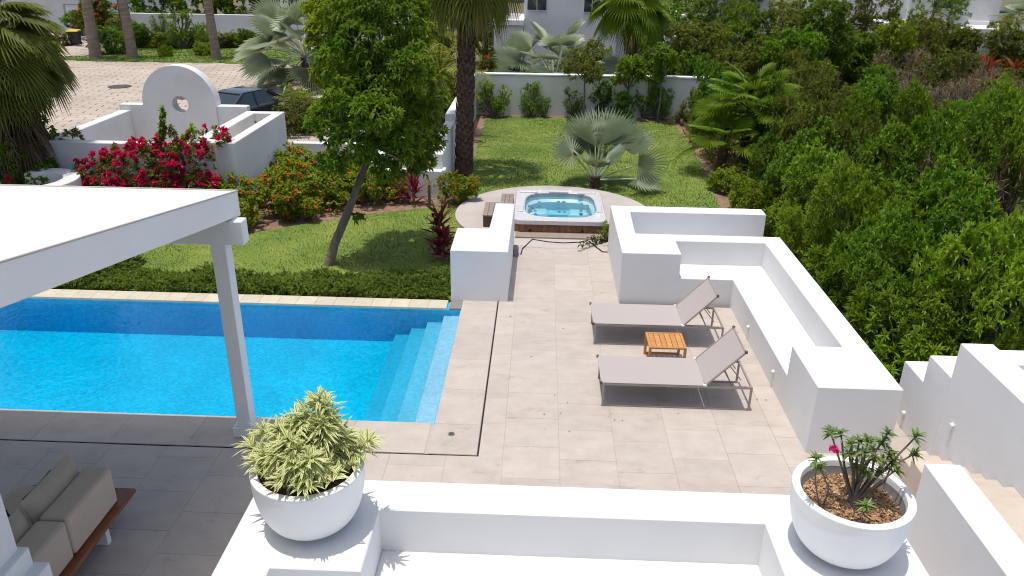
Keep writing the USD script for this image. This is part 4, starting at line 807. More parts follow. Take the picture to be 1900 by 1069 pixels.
# prototypes stand where the first of each kind stands; the others are copies of them
SH = {}
def place(kind, label, px, py, zc, scale, rz, group):
    p = at(px, py, zc); sc = scale if np.ndim(scale) else (scale, scale, scale)
    if kind not in SH:
        SH[kind] = BUILD[kind](label, (p[0], p[1], -0.1), rz, sc, group); return SH[kind]
    return copy(SH[kind], label, (p[0], p[1], -0.1), rz, sc, group)
BUILD = {
    'dense': lambda l, p, r, s, g: shrub('green_shrub', l, None, 21, 0.85, 1.7, 1050, 10, 0.095, 0.043, L_mid, g, p, r, s, nl=13, droop=0.02, up=.6),
    'rosette': lambda l, p, r, s, g: shrub('rosette_shrub', l, None, 22, 0.80, 1.4, 330, 15, 0.165, 0.042, L_mid, g, p, r, s, nl=10, spread=0.9, droop=0.12, up=.7),
    'upright': lambda l, p, r, s, g: shrub('upright_shrub', l, None, 23, 0.62, 2.2, 850, 10, 0.10, 0.036, L_deep, g, p, r, s, nl=16, zlow=0.12, r=(0.35, 0.55)),
    'deep': lambda l, p, r, s, g: shrub('dark_shrub', l, None, 24, 0.85, 1.7, 1050, 10, 0.095, 0.042, L_deep, g, p, r, s, nl=14, droop=.05, up=.5),
    'olive': lambda l, p, r, s, g: shrub('olive_shrub', l, None, 25, 0.9, 1.6, 900, 10, 0.10, 0.034, L_olive, g, p, r, s, nl=15, r=(0.28, 0.5)),
    'lime': lambda l, p, r, s, g: shrub('lime_shrub', l, None, 26, 0.6, 0.9, 420, 12, 0.10, 0.040, L_lime, g, p, r, s, nl=9),
    'scrub': lambda l, p, r, s, g: shrub('dry_scrub', l, None, 27, 1.0, 1.1, 700, 8, 0.22, 0.018, L_dry, g, p, r, s, nl=14, spread=1.1, droop=-0.05, r=(0.3, 0.55)),
    'thin': lambda l, p, r, s, g: shrub('thin_shrub', l, None, 28, 0.62, 1.35, 330, 7, 0.085, 0.034, L_mid, g, p, r, s, nl=20, r=(0.16, 0.34), zlow=0.16, up=0.8),
}
G1 = 'dense green shrubs on the slope right of the bench'
right = [  # kind, px, py, height of centre, size
    ('rosette', 1500, 500, .9, .85), ('rosette', 1575, 575, .8, .9), ('rosette', 1650, 625, .7, .85), ('rosette', 1545, 455, 1.0, .9), ('rosette', 1700, 560, .9, 1.0), ('rosette', 1600, 500, 1.0, .85),
    ('dense', 1640, 490, 1.2, 1.05), ('dense', 1800, 545, 1.2, 1.1), ('dense', 1870, 620, .9, 1.0), ('dense', 1560, 420, 1.2, 1.0), ('deep', 1730, 480, 1.0, 1.0), ('dense', 1880, 470, 1.2, 1.05), ('deep', 1760, 620, .6, .9),
    ('dense', 1640, 400, 1.3, 1.1), ('dense', 1770, 400, 1.4, 1.1), ('deep', 1690, 420, 1.0, 1.0), ('lime', 1440, 400, .5, 1.0), ('lime', 1395, 345, .5, .95), ('lime', 1480, 440, .5, 1.0), ('lime', 1350, 315, .45, .8), ('lime', 1420, 370, .5, 1.0), ('rosette', 1455, 425, .6, .75),
    ('dense', 1530, 345, 1.3, 1.1), ('deep', 1480, 330, 1.0, 1.1), ('olive', 1500, 270, 1.3, 1.2), ('deep', 1440, 300, .9, .9), ('olive', 1570, 290, 1.3, 1.2), ('dense', 1650, 310, 1.4, 1.1), ('upright', 1620, 215, 1.3, 1.15), ('dense', 1590, 240, 1.2, 1.1),
    ('dense', 1700, 330, 1.2, 1.1), ('upright', 1770, 265, 1.4, 1.15), ('dense', 1850, 265, 1.4, 1.15), ('deep', 1790, 330, 1.0, 1.1), ('dense', 1885, 330, 1.0, .9), ('dense', 1690, 220, 1.2, .9), ('upright', 1625, 165, 1.3, 1.1), ('olive', 1540, 220, 1.2, 1.2), ('deep', 1560, 350, .8, 1.1),
    ('olive', 1330, 165, 1.2, 1.0), ('deep', 1325, 205, .9, 1.1), ('olive', 1460, 205, 1.2, 1.1), ('olive', 1500, 170, 1.3, 1.3), ('deep', 1430, 250, .9, 1.0), ('dense', 1840, 210, 1.1, 1.0), ('deep', 1870, 560, .7, .9), ('dense', 1720, 640, .5, .8), ('deep', 1590, 640, .3, .7), ('rosette', 1640, 560, .9, .95),
]
sz = {'dense': 'broad mid green shrub', 'rosette': 'shrub with star-shaped leaf clusters', 'deep': 'dark green shrub', 'olive': 'olive green shrub', 'lime': 'small yellow-green shrub', 'upright': 'tall narrow dark shrub'}
rgs = np.random.default_rng(40)
def where(px, py):
    if px < 1460: return 'beside the rear lawn border'
    if py > 520: return 'behind the near bench end'
    if py > 390: return 'behind the bench middle'
    if py > 280: return 'in mid slope'
    return 'high on the dry slope'
ORD = ['first', 'second', 'third', 'fourth', 'fifth', 'sixth', 'seventh', 'eighth', 'ninth', 'tenth', 'eleventh', 'twelfth']
cnt_ = {}
for q in right: cnt_.setdefault((q[0], where(q[1], q[2])), []).append(q[1:3])
for k_, px, py, zc, s in right:
    w = where(px, py); xs = sorted(cnt_[(k_, w)]); i_ = xs.index((px, py))
    lab = f"{sz[k_]} {w}" + ('' if len(xs) == 1 else f", {ORD[i_]} of {len(xs)} from the left")
    p = at(px, py, zc)
    if p[1] < 14.2: p = p + np.array([max(0, 4.15 + .72 * s - p[0]), 0, 0])
    kx, kz = {'dense': (.78, 1.4), 'deep': (.78, 1.3), 'upright': (.95, 1.3), 'rosette': (.82, 1.15), 'olive': (.95, 1.3), 'lime': (.9, 1.0)}[k_]; rr_ = (s * kx * rgs.uniform(.88, 1.1), s * kx * rgs.uniform(.88, 1.1), s * kz * rgs.uniform(.82, 1.18)); ro = rgs.uniform(0, 360)
    if k_ not in SH: SH[k_] = BUILD[k_](lab, (p[0], p[1], -0.1), ro, rr_, G1)
    else: copy(SH[k_], lab, (p[0], p[1], -0.1), ro, rr_, G1)

# dry slope at the upper right
one('undergrowth', None or rosettes(*(lambda P: (P, unit(np.column_stack([rgs.normal(0, .5, (len(P), 2)), np.ones(len(P))]))))(np.column_stack([rgs.uniform(5.2, 26, 11000), rgs.uniform(9, 44, 11000), rgs.uniform(-0.1, 0.25, 11000)])), 6, 0.28, 0.03, rgs, 0.9, -0.05), L_dry, kind='stuff')
one('undergrowth', rosettes(*(lambda P: (P, unit(np.column_stack([rgs.normal(0, .5, (len(P), 2)), np.ones(len(P))]))))(np.column_stack([np.concatenate([rgs.uniform(4.5, 26, 9000), rgs.uniform(-2.1, 26, 9000)]), np.concatenate([rgs.uniform(9, 27, 9000), rgs.uniform(27.3, 62, 9000)]), np.concatenate([rgs.uniform(-0.1, .3, 9000), rgs.uniform(-.1, .5, 9000)])])), 7, 0.20, 0.06, rgs, 0.9, 0.1), L_olive, kind='stuff')
sc_spots = [(1560, 150), (1610, 130), (1660, 165), (1720, 160), (1780, 175), (1830, 150), (1880, 170), (1700, 195), (1750, 205), (1870, 225), (1810, 205), (1640, 190), (1580, 200), (1530, 165), (1700, 125), (1770, 130), (1850, 185), (1720, 255), (1800, 240)]
oi_ = [[], []]
for i_, q in enumerate(sc_spots): oi_[1 if i_ % 3 else 0].append(q)
for i_, (px, py) in enumerate(sc_spots):
    d_ = 1 if i_ % 3 else 0; row = sorted(oi_[d_]).index((px, py))
    place('scrub' if d_ else 'olive', f"{['olive scrub bush', 'dry grey-brown scrub'][d_]} on the dry slope, {ORD[row] if row < 12 else 'last'} from the left", px, py, .5, rgs.uniform(0.9, 1.3), rgs.uniform(0, 360), 'scrub on the dry slope')
def aloe(label, loc, m, n, L, seed, name='aloe', W=0.05):
    t = thing(name, label, 'plant', loc=loc); rg = np.random.default_rng(seed)
    ph = np.arange(n) * 2.4; el = rg.uniform(0.25, 1.35, n); d = np.column_stack([np.cos(el) * np.cos(ph), np.cos(el) * np.sin(ph), np.sin(el)])
    mm, _ = long_leaves(np.tile([[0, 0, 0.1]], (n, 1)) + d * 0.03, d, L * rg.uniform(.7, 1.1, n), W, rg, droop=0.35)
    part(t, 'leaf_rosette', mm, m); part(t, 'stem', tube([(0, 0, -.7), (0, 0, .15)], .04, 6), bark); return t
for i_, (px, py, n) in enumerate([(1860, 115, 'upper'), (1830, 140, 'left'), (1880, 145, 'right'), (1840, 180, 'lower')]):
    p = at(px, py, .4); aloe(f'rust red dried aloe clump, {n} one of four on the dry slope', (p[0], p[1], .55), rust, 30, 1.05, i_ + 60, W=.12)

# shrubs along the back wall
G2 = 'shrubs planted along the back wall of the rear lawn'
for kind, px, py, zc, s, lab in [('thin', 915, 180, .6, (1.1, 1, 1.05), 'thin shrub at the left end of the back wall beside the palm trunk'), ('thin', 985, 180, .6, (.75, .8, 1.0), 'sparse shrub in front of the back wall, second from the palm trunk'), ('thin', 1010, 198, .3, (.5, .5, .6), 'small shrub at the foot of the back wall beside the sparse one'),
                                 ('thin', 1065, 185, .5, (.9, .8, .9), 'shrub before the back wall just left of the silver palm top'), ('deep', 1120, 180, .6, (.9, .6, .75), 'bushy dark shrub before the middle of the back wall'), ('upright', 1160, 190, .6, (.6, .6, .6), 'narrow dark shrub below the rear palm trunk'),
                                 ('thin', 1200, 165, .9, (1.2, 1.0, 1.35), 'tall shrub rising above the right part of the back wall'), ('thin', 1225, 185, .6, (.9, .8, 1.0), 'shrub before the right end of the back wall'), ('olive', 1300, 190, .7, (.8, .8, .9), 'olive shrub at the right end of the back wall')]:
    place(kind, lab, px, py, zc, s, rgs.uniform(0, 360), G2)
# things beyond the back wall
G3 = 'garden shrubs beyond the back wall'
for kind, px, py, zc, s, lab in [('olive', 1085, 95, 1.4, (1.4, 1.2, 1.3), 'loose olive shrub between the rear silver palm and the rear palm trunk'), ('lime', 1110, 110, 1.0, (1.6, 1.4, 1.8), 'yellow-green shrub left of the rear palm trunk'), ('dense', 1215, 90, 1.3, (1.2, 1.2, 1.4), 'leafy green shrub right of the rear palm trunk'),
                                 ('lime', 1260, 120, 1.0, (1.6, 1.5, 1.6), 'yellow-green shrub beside the narrow wall pier'), ('olive', 1280, 80, 1.4, (1.5, 1.4, 1.5), 'olive shrub behind the narrow wall pier'), ('upright', 1205, 120, 1.0, (1.0, 1.0, 1.0), 'dark narrow shrub behind the back wall'), ('lime', 1040, 42, 1.8, (2.0, 1.5, 1.6), 'yellow-green shrub in front of the white house'),
                                 ('lime', 1640, 42, 1.3, (2.4, 2.2, 2.4), 'bright yellow-green shrub below the far white house'), ('olive', 1700, 70, 1.2, (1.9, 1.8, 1.8), 'olive shrub with pale flecks under the far right house'), ('deep', 1715, 30, 1.6, (2.6, 2.2, 2.4), 'dark green bush left of the upper right house'), ('olive', 1740, 75, 1.0, (1.6, 1.6, 1.5), 'olive shrub at the corner of the upper right house'),
                                 ('olive', 1880, 60, 1.3, (1.6, 1.6, 1.6), 'olive shrub under the silver palm at the upper right'), ('olive', 1880, 100, 1.0, (1.3, 1.3, 1.3), 'olive shrub at the right edge above the aloes'), ('olive', 1400, 110, 1.3, (1.6, 1.6, 1.6), 'wide olive shrub above the fan palm'), ('olive', 1340, 110, 1.3, (1.4, 1.4, 1.5), 'olive shrub left of the fan palm'), ('deep', 1290, 145, 1.0, (1.2, 1.2, 1.2), 'dark shrub at the corner beyond the back wall')]:
    place(kind, lab, px, py, zc, s, rgs.uniform(0, 360), G3)
pp2 = at(935, 110, .8)
shrub('flowering_shrub', 'shrub with red flowers between the tall palm trunk and the white house', None, 71, .9, 1.9, 520, 10, .13, .045, L_olive, None, (pp2[0], 30.5, -.1), flowers=(flower_red, 40, .07, 9))
p = at(1130, 50, 1.6); shrub('flowering_shrub', 'shrub with pink flowers left of the rear palm crown', None, 72, .9, 2.0, 420, 9, .14, .045, L_olive, None, (p[0], p[1], -.1), flowers=(flower_red, 14, .10, 10))
p = at(1235, 50, 1.5); shrub('flowering_shrub', 'shrub with orange flowers behind the narrow wall pier', None, 73, .9, 2.0, 420, 9, .14, .045, L_olive, None, (p[0], p[1], -.1), flowers=(flower_coral, 25, .08, 9))

# hedge with orange flowers along the left lawn
G4 = 'hedge plants with orange flowers between the lawn and the white walls'
ix = shrub('ixora_bush', 'yellow-green bush with orange flowers at the foot of the tall box planter', None, 31, .72, .86, 660, 11, .080, .038, L_ixora, G4, (-5.6, 16.6, -.08), nl=12, up=.6, flowers=(flower_coral, 60, .06, 12), r=(.35, .5))
for j_, (x, y, s, lab) in enumerate([(-6.35, 15.2, (1.1, 1, 1), 'leftmost flowering bush of the orange hedge, next to the pergola corner'), (-5.4, 15.55, (1.1, 1, .95), 'low flowering bush at the front of the orange hedge left of the leaning trunk'), (-4.7, 17.3, (1.1, 1.1, 1.0), 'flowering bush behind the leaning trunk below the low garden wall'),
                                     (-4.55, 16.15, (1.1, 1, .85), 'flowering bush at the lawn edge just left of the leaning trunk'), (-3.75, 16.75, (1.0, 1, .9), 'flowering bush right of the leaning trunk'), (-5.9, 17.8, (1.0, 1, 1.05), 'flowering bush against the box planter side wall'), (-6.1, 14.6, (.9, .8, .85), 'flowering bush nearest the pergola beam end'), (-5.0, 15.3, (.8, .7, .6), 'small flowering bush in the front row of the orange hedge'), (-3.2, 17.0, (.8, .7, .7), 'flowering bush at the right end of the orange hedge'), (-4.1, 17.9, (.9, .9, .9), 'flowering bush behind the orange hedge against the low wall')]):
    copy(ix, lab, (x, y, -.08), j_ * 67, s)
p = at(848, 345, .35); copy(ix, 'round yellow-green bush beside the foot of the tall palm trunk', (p[0], p[1], -.08), 140, (.75, .75, .75), group='bushes at the palm foot')
# bougainvillea
bg = thing('bougainvillea', 'magenta bougainvillea sprawling over the courtyard wall', 'bougainvillea', loc=(0, 0, 0)); rb = np.random.default_rng(51)
lob = [((-8.8, 15.0, .75), (.65, .55, .55)), ((-8.2, 15.0, 1.0), (.65, .55, .55)), ((-7.6, 15.05, 1.15), (.6, .55, .5)), ((-7.1, 15.1, 1.15), (.55, .45, .45)), ((-8.5, 14.8, .45), (.8, .5, .5)), ((-7.7, 14.8, .6), (.8, .5, .55)), ((-7.0, 14.9, .6), (.55, .4, .45)), ((-9.1, 14.9, .5), (.45, .4, .5)), ((-6.75, 15.6, 1.55), (.45, .38, .24)), ((-7.45, 15.2, 1.55), (.25, .25, .4))]
P, D = lobes_points(lob, 1150, rb); part(bg, 'foliage', rosettes(P, D, 9, .085, .045, rb, .95), L_olive)
P, D = lobes_points(lob[:-1], 900, rb, shell=(.95, 1.16)); msk = meshkit.noise(P * 2.6, 4) > .33; part(bg, 'bract', rosettes(P[msk] + rb.normal(0, .03, (msk.sum(), 3)), D[msk], 17, .075, .06, rb, 1.1, 0.0), flower_red)
sp2 = [tube([(-7.9, 15.0, -.1), (-7.8, 15.0, .8), (-7.5, 15.1, 1.5), (-7.42, 15.1, 2.2)], .025, 5, .008), tube([(-8.0, 15.0, -.1), (-8.3, 14.95, .7), (-8.9, 15.0, .9)], .025, 5, .008), tube([(-7.9, 15.0, .3), (-7.2, 15.05, .9), (-6.5, 15.1, 1.45)], .02, 5, .006), tube([(-7.7, 15.0, 1.1), (-7.0, 15.1, 1.7), (-6.85, 15.1, 1.85)], .015, 5, .006)]
part(bg, 'stem', cat(sp2), bark)
P = np.vstack([np.column_stack([np.linspace(-7.55, -7.40, 22), np.full(22, 15.1), np.linspace(1.4, 2.25, 22)]), np.column_stack([np.linspace(-7.2, -6.85, 14), np.full(14, 15.1), np.linspace(1.5, 1.88, 14)])]); part(bg, 'shoot', rosettes(P, sphere_dirs(len(P), rb), 8, .10, .055, rb, 1.0), L_mid)
# flowering shrub at the left under the big palm
shrub('hibiscus_bush', 'loose green shrub with a few red flowers below the big shaggy palm', None, 33, 1.15, 2.3, 820, 9, .10, .05, L_mid, None, (-10.45, 15.1, -.1), flowers=(flower_red, 26, .085, 14), nl=15, r=(.25, .42))
shrub('hibiscus_bush', 'thin arching shrub at the left end of the courtyard wall', None, 34, .8, 1.9, 300, 9, .09, .045, L_olive, None, (-9.9, 16.2, -.1), nl=9, r=(.22, .4))
# ground cover behind the pool
rc = np.random.default_rng(61); n = 9000
xy = rc.uniform((-10.0, 11.44), (-1.42, 12.75), (n, 2)); edge = 12.40 + .30 * np.exp(-((xy[:, 0] + 2.0) / 1.1) ** 2) + .45 * np.exp(-((xy[:, 0] + 8.2) / 1.6) ** 2) - .30 * np.abs(np.sin(xy[:, 0] * 1.7)) - .2 * meshkit.noise(np.column_stack([xy * 2, np.zeros(n)]), 3) + np.where(xy[:, 0] < -6.2, .0, .0)
xy = xy[xy[:, 1] < edge]; n = len(xy)
hh = .06 + .26 * meshkit.fbm(np.column_stack([xy * 2.0, np.zeros(n)]), 3, 7) * np.clip((12.9 - xy[:, 1]) * 1.6, .3, 1) * np.clip((xy[:, 1] - 11.3) * 4, .3, 1)
P = np.column_stack([xy, hh * rc.uniform(.35, 1.05, n) - .06])
one('ground_cover', rosettes(P, unit(np.column_stack([rc.normal(0, .5, (n, 2)), np.full(n, .8)])), 8, .062, .024, rc, .9, .1), L_cover, kind='stuff')
copy(SH['deep'], 'dark green bush behind the far pool edge below the pergola beam', (-7.6, 12.6, -.1), 30, (.7, .6, .42), group='bushes behind the pool'); copy(SH['olive'], 'olive bush at the left end of the lawn under the pergola beam', (-8.5, 12.9, -.1), 80, (.8, .7, .5), group='bushes behind the pool')
def strap(name, label, loc, m, n, L, W, seed, droop=.25):
    t = thing(name, label, 'plant', loc=loc); rg = np.random.default_rng(seed)
    for h in range(3):
        nn = n // 3; ph = np.arange(nn) * 2.4 + h; el = rg.uniform(.15 + .25 * h, .8 + .27 * h, nn); d = np.column_stack([np.cos(el) * np.cos(ph), np.cos(el) * np.sin(ph), np.sin(el)])
        mm, _ = long_leaves(np.tile([[0, 0, .12 + .16 * h]], (nn, 1)) + rg.normal(0, .05, (nn, 3)), d, L * rg.uniform(.7, 1.1, nn), W, rg, droop=droop); part(t, 'leaf_tier', mm, m)
    part(t, 'stem', tube([(0, 0, -.1), (0, 0, .45)], .035, 6), bark); return t
p = at(822, 478); strap('red_cordyline', 'dark red strap-leaved plant beside the L-shaped white wall', (p[0], p[1], -.06), burg, 66, .42, .07, 1)
p = at(815, 440); strap('red_cordyline', 'blackish red strap-leaved plant standing just behind the dark red one', (p[0], p[1], -.06), burg, 48, .42, .065, 2)
p = at(768, 372); strap('red_cordyline', 'crimson upright plant against the end of the low garden wall', (p[0], p[1], -.06), crimson, 54, .42, .055, 3, .05)
p = at(742, 372); strap('small_bromeliad', 'small reddish and green plant left of the crimson plant', (p[0], p[1], -.06), rust, 30, .25, .05, 4)
p = at(797, 374); strap('small_bromeliad', 'small yellow-green tuft right of the crimson plant', (p[0], p[1], -.06), L_yel, 30, .2, .03, 5)
wd = thing('weed_plant', 'sprawling green weed growing over the paving by the right wall before the hot tub', 'plant', loc=(1.15, 14.0, 0)); rw = np.random.default_rng(8)
P = np.vstack([np.linspace([.2, .3, .03], [-.35 + .2 * k_, -.25 + .25 * k_, .12 + .05 * k_], 9) for k_ in range(4)]); part(wd, 'foliage', rosettes(P, sphere_dirs(len(P), rw), 6, .085, .035, rw, 1.0), L_olive)
part(wd, 'stem', cat([tube(np.linspace([.2, .3, .0], [-.35 + .2 * k_, -.25 + .25 * k_, .1 + .05 * k_], 5), .006, 5) for k_ in range(4)]), bark)
P3d = at(1120, 395, .3); copy(SH['thin'], 'small leafy sprig at the right corner of the hot tub', (1.45, 14.6, -.05), 10, (.35, .35, .35), group='sprigs by the hot tub')

# ------------------------------------------------------------------ palms and trees
def fan_blade(hub, a, n, R, nseg, span, rg, droop=0.15, pleat=0.035, fused=0.55, cup=0.12, wid=1.0):
    a = unit(np.array(a)); s = unit(np.cross(a, n)); n = np.cross(s, a); V, F = [], []; da = 2 * span / nseg
    for k in range(nseg):
        p0 = -span + k * da; pm = p0 + da / 2; p1 = p0 + da
        d = lambda p: math.cos(p) * a + math.sin(p) * s
        Rk = R * (1 - .32 * (abs(pm) / span) ** 2) * rg.uniform(.93, 1.05); rf = Rk * fused
        def q(r, p, h): return hub + d(p) * r + n * (h + cup * R * (abs(math.sin(p)) * (r / R) ** 1.5)) - np.array([0, 0, 1]) * droop * R * (r / R) ** 2.5
        tip = q(Rk, pm + rg.normal(0, .02), 0) - np.array([0, 0, 1]) * R * droop * rg.uniform(0, .5)
        w_ = da * .5 * wid; rm = rf + (Rk - rf) * .55
        b = len(V); V += [hub, q(rf, pm - w_, -pleat * R), q(rf, pm, pleat * R), q(rf, pm + w_, -pleat * R), q(rm, pm - w_ * .55, -pleat * R * .5), q(rm, pm, pleat * R * .6), q(rm, pm + w_ * .55, -pleat * R * .5), tip]
        F += [[b, b + 1, b + 2], [b, b + 2, b + 3], [b + 1, b + 4, b + 5], [b + 1, b + 5, b + 2], [b + 2, b + 5, b + 6], [b + 2, b + 6, b + 3], [b + 4, b + 7, b + 5], [b + 5, b + 7, b + 6]]
    return trimesh.Trimesh(np.array(V), F, process=False)
def frond(t, base, az, el, plen, R, nseg, m, pm, rg, droop=.15, span=2.4, bend=.5, name='frond', pr=.02, face=None, roll=.25, **kw):
    h = np.array([math.cos(az), math.sin(az), 0]); pts = []; p = np.array(base, float); e = el
    for i_ in range(6):
        pts.append(p.copy()); p = p + (math.cos(e) * h + math.sin(e) * np.array([0, 0, 1])) * plen / 5; e -= bend / 5
    hub = pts[-1]; a = math.cos(e) * h + math.sin(e) * np.array([0, 0, 1]); e2 = e - .25; a2 = math.cos(e2) * h + math.sin(e2) * np.array([0, 0, 1])
    n = -math.sin(e2) * h + math.cos(e2) * np.array([0, 0, 1]); n = unit(n + np.cross(a2, n) * rg.normal(0, roll)) if face is None else unit(n * .5 + np.array(face) + rg.normal(0, .25, 3))
    f = part(t, name, fan_blade(hub, a2, n, R, nseg, span, rg, droop, **kw), m); part(f, 'petiole', tube(pts, pr, 5, pr * .6), pm)
def rough_trunk(pts, r0, r1, seed, amp=.12, rings=60, seg=18):
    pts = np.array(pts, float); tt = np.linspace(0, 1, rings); k = np.linspace(0, 1, len(pts)); c = np.column_stack([np.interp(tt, k, pts[:, j]) for j in range(3)])
    m = tube(c, np.interp(tt, [0, .08, 1], [r0 * 1.25, r0, r1]), seg); v = m.vertices.copy(); ax = np.repeat(c, seg, 0); d = v[:rings * seg] - ax
    v[:rings * seg] = ax + d * (1 + amp * 2 * (meshkit.fbm(v[:rings * seg] * 7, 3, seed)[:, None] - .5) + amp * .5 * np.sin(ax[:, 2:3] * 55)); m.vertices = v; return m
def boots(t, pts, r0, r1, n, seed, L=.16):
    rg = np.random.default_rng(seed); pts = np.array(pts, float); k = np.linspace(0, 1, len(pts)); tt = (np.arange(n) + rg.random(n)) / n; ph = np.arange(n) * 2.4
    c = np.column_stack([np.interp(tt, k, pts[:, j]) for j in range(3)]); r = np.interp(tt, [0, 1], [r0, r1])[:, None]; d = np.column_stack([np.cos(ph), np.sin(ph), np.zeros(n)]); s = np.column_stack([-np.sin(ph), np.cos(ph), np.zeros(n)])
    b = c + d * r * .96; w = L * .42; up = np.array([0, 0, 1.0])
    v = np.stack([b - s * w - up * L * .3, b + s * w - up * L * .3, b + d * L * .28 + up * L * .75, b + d * L * .22 - up * L * .15], 1).reshape(-1, 3); q = np.arange(n)[:, None] * 4
    part(t, 'leaf_boots', trimesh.Trimesh(v, np.concatenate([q + [0, 1, 3], q + [0, 3, 2], q + [1, 2, 3]]), process=False), boot_m, kind='stuff')

# silver fan palms
def silver(label, loc, seed, n, plen, R, trunk_h, elr=(.15, 1.35), nseg=34, fr=None, group='silver fan palms', bend=.35, face=None, span=1.75):
    t = thing('silver_palm', label, 'palm', group, loc=loc); rg = np.random.default_rng(seed)
    if trunk_h > 0.3: part(t, 'trunk', rough_trunk([(0, 0, -.1), (.02, 0, trunk_h)], .26, .22, seed, rings=24), palm_bark)
    else: part(t, 'trunk', rough_trunk([(0, 0, -.1), (0, 0, .25)], .14, .12, seed, rings=8), palm_bark)
    for i_ in range(n if fr is None else len(fr)):
        if fr is None: az, el, pl_, Rr = i_ * 2.4 + rg.normal(0, .15), elr[1] - (elr[1] - elr[0]) * (i_ / max(1, n - 1)) + rg.normal(0, .08), plen * rg.uniform(.85, 1.1), R * rg.uniform(.88, 1.08)
        else: az, el, pl_, Rr, span = fr[i_]; az = math.radians(az); el = math.radians(el)
        frond(t, (0, 0, max(trunk_h, .15)), az, el, pl_, Rr, nseg, L_silver, L_silver, rg, droop=.06, span=span, bend=bend, pr=.026, pleat=.045, fused=.40, cup=.15, roll=.6, face=face, wid=.8)
    return t
p = at(1110, 345)
silver('young silver fan palm growing on the rear lawn just behind the hot tub', (1.35, 18.3, -.05), 5, 0, 1, .7, 0, fr=[(178, 50, .85, .60, 2.2), (125, 70, .75, .95, 1.15), (100, 80, .8, 1.1, .95), (70, 80, .8, 1.15, 1.0), (48, 72, .85, 1.1, 1.1), (25, 62, .9, 1.0, 1.2), (5, 50, 1.0, .8, 1.3), (345, 28, 1.1, .75, 1.6), (335, 12, 1.05, .65, 1.8), (150, 60, .7, .85, 1.3), (85, 60, .5, .8, 1.0), (112, 62, .95, 1.0, 1.0), (58, 60, 1.0, 1.0, 1.0), (270, 75, .35, .6, 1.0), (200, 66, .45, .6, 1.2), (340, 66, .5, .7, 1.2)], nseg=24, face=(.0, -.35, .55), bend=.12)
silver('large silver fan palm with short dark trunk at the far side of the driveway', (-9.35, 31.6, -.05), 6, 34, 1.6, 1.3, 1.15, elr=(-.7, 1.4))
silver('silver fan palm between the back wall and the white house', (.45, 30.0, -.05), 7, 26, 1.65, 1.1, .55, elr=(-.05, 1.45))
silver('silver fan palm in front of the upper right house', (25.0, 42.5, -.05), 8, 26, 1.4, 1.1, 1.7, elr=(-.6, 1.35))

# tall palm at the left edge of the rear lawn, palm beyond the back wall
def skirt(t, base, z0, z1, n, R, seed):
    rg = np.random.default_rng(seed)
    for i_ in range(n): frond(t, (base[0], base[1], z0 + (z1 - z0) * i_ / n), i_ * 2.4, -.75 + rg.normal(0, .2), .35, R * rg.uniform(.8, 1.15), 16, L_sdead, L_sdead, rg, droop=.45, span=1.1, bend=.5, wid=.5, fused=.25, name='dead_frond')
def tall_palm(name, label, base, top, r0, r1, seed, n, R, plen, ndead, bark_, nb, droop=.5, elr=(-.5, 1.3), leaf=L_sabal, group=None, nseg=26):
    t = thing(name, label, 'palm', group, loc=base); rg = np.random.default_rng(seed); tp = np.array(top) - np.array(base)
    pts = [(0, 0, -.1), tp * .5 + [0.03, 0, 0], tp]; part(t, 'trunk', rough_trunk(pts, r0, r1, seed), bark_)
    if nb: boots(t, pts, r0, r1, nb, seed)
    for i_ in range(n): frond(t, tp, i_ * 2.4 + rg.normal(0, .15), elr[1] - (elr[1] - elr[0]) * i_ / n + rg.normal(0, .08), plen * rg.uniform(.85, 1.1), R * rg.uniform(.9, 1.1), nseg, leaf, leaf, rg, droop=droop, span=2.0, bend=.7, wid=.8, fused=.42)
    for i_ in range(ndead): frond(t, tp - [0, 0, .15], i_ * 2.4 + 1, -.9 + rg.normal(0, .15), plen * .7, R * .85, 18, L_sdead, L_sdead, rg, droop=.5, span=1.6, bend=.5, wid=.6, fused=.35, name='dead_frond')
    return t
tall_palm('tall_palm', 'tall palm with thick dark brown trunk at the left edge of the rear lawn', (-1.92, 19.2, -.05), (-1.80, 19.3, 5.0), .21, .19, 12, 26, .85, 1.0, 8, palm_bark, 420, elr=(-.75, 1.3))
tall_palm('tall_palm', 'palm with slim dark trunk and full crown behind the back wall', (3.25, 29.0, -.05), tuple(atY(1172, 18, 29.0)), .22, .17, 13, 30, .80, .85, 4, palm_bark, 260, elr=(-.25, 1.3), leaf=L_fan, droop=.25)
shg = tall_palm('shaggy_palm', 'big shaggy fan palm with drooping brown-green fronds at the left edge', (-10.85, 15.2, -.05), (-10.6, 15.2, 3.3), .20, .22, 14, 76, .72, .85, 24, palm_bark, 160, droop=.30, elr=(-.8, 1.45), nseg=30)
tall_palm('tall_palm', 'distant palm with dark trunk at the top right of the rear palm', (7.3, 44.0, -.05), tuple(atY(1255, -70, 44)), .26, .22, 15, 20, 1.0, 1.0, 4, palm_bark, 120)
skirt(shg, (.2, 0), 1.5, 3.0, 34, 1.0, 5)
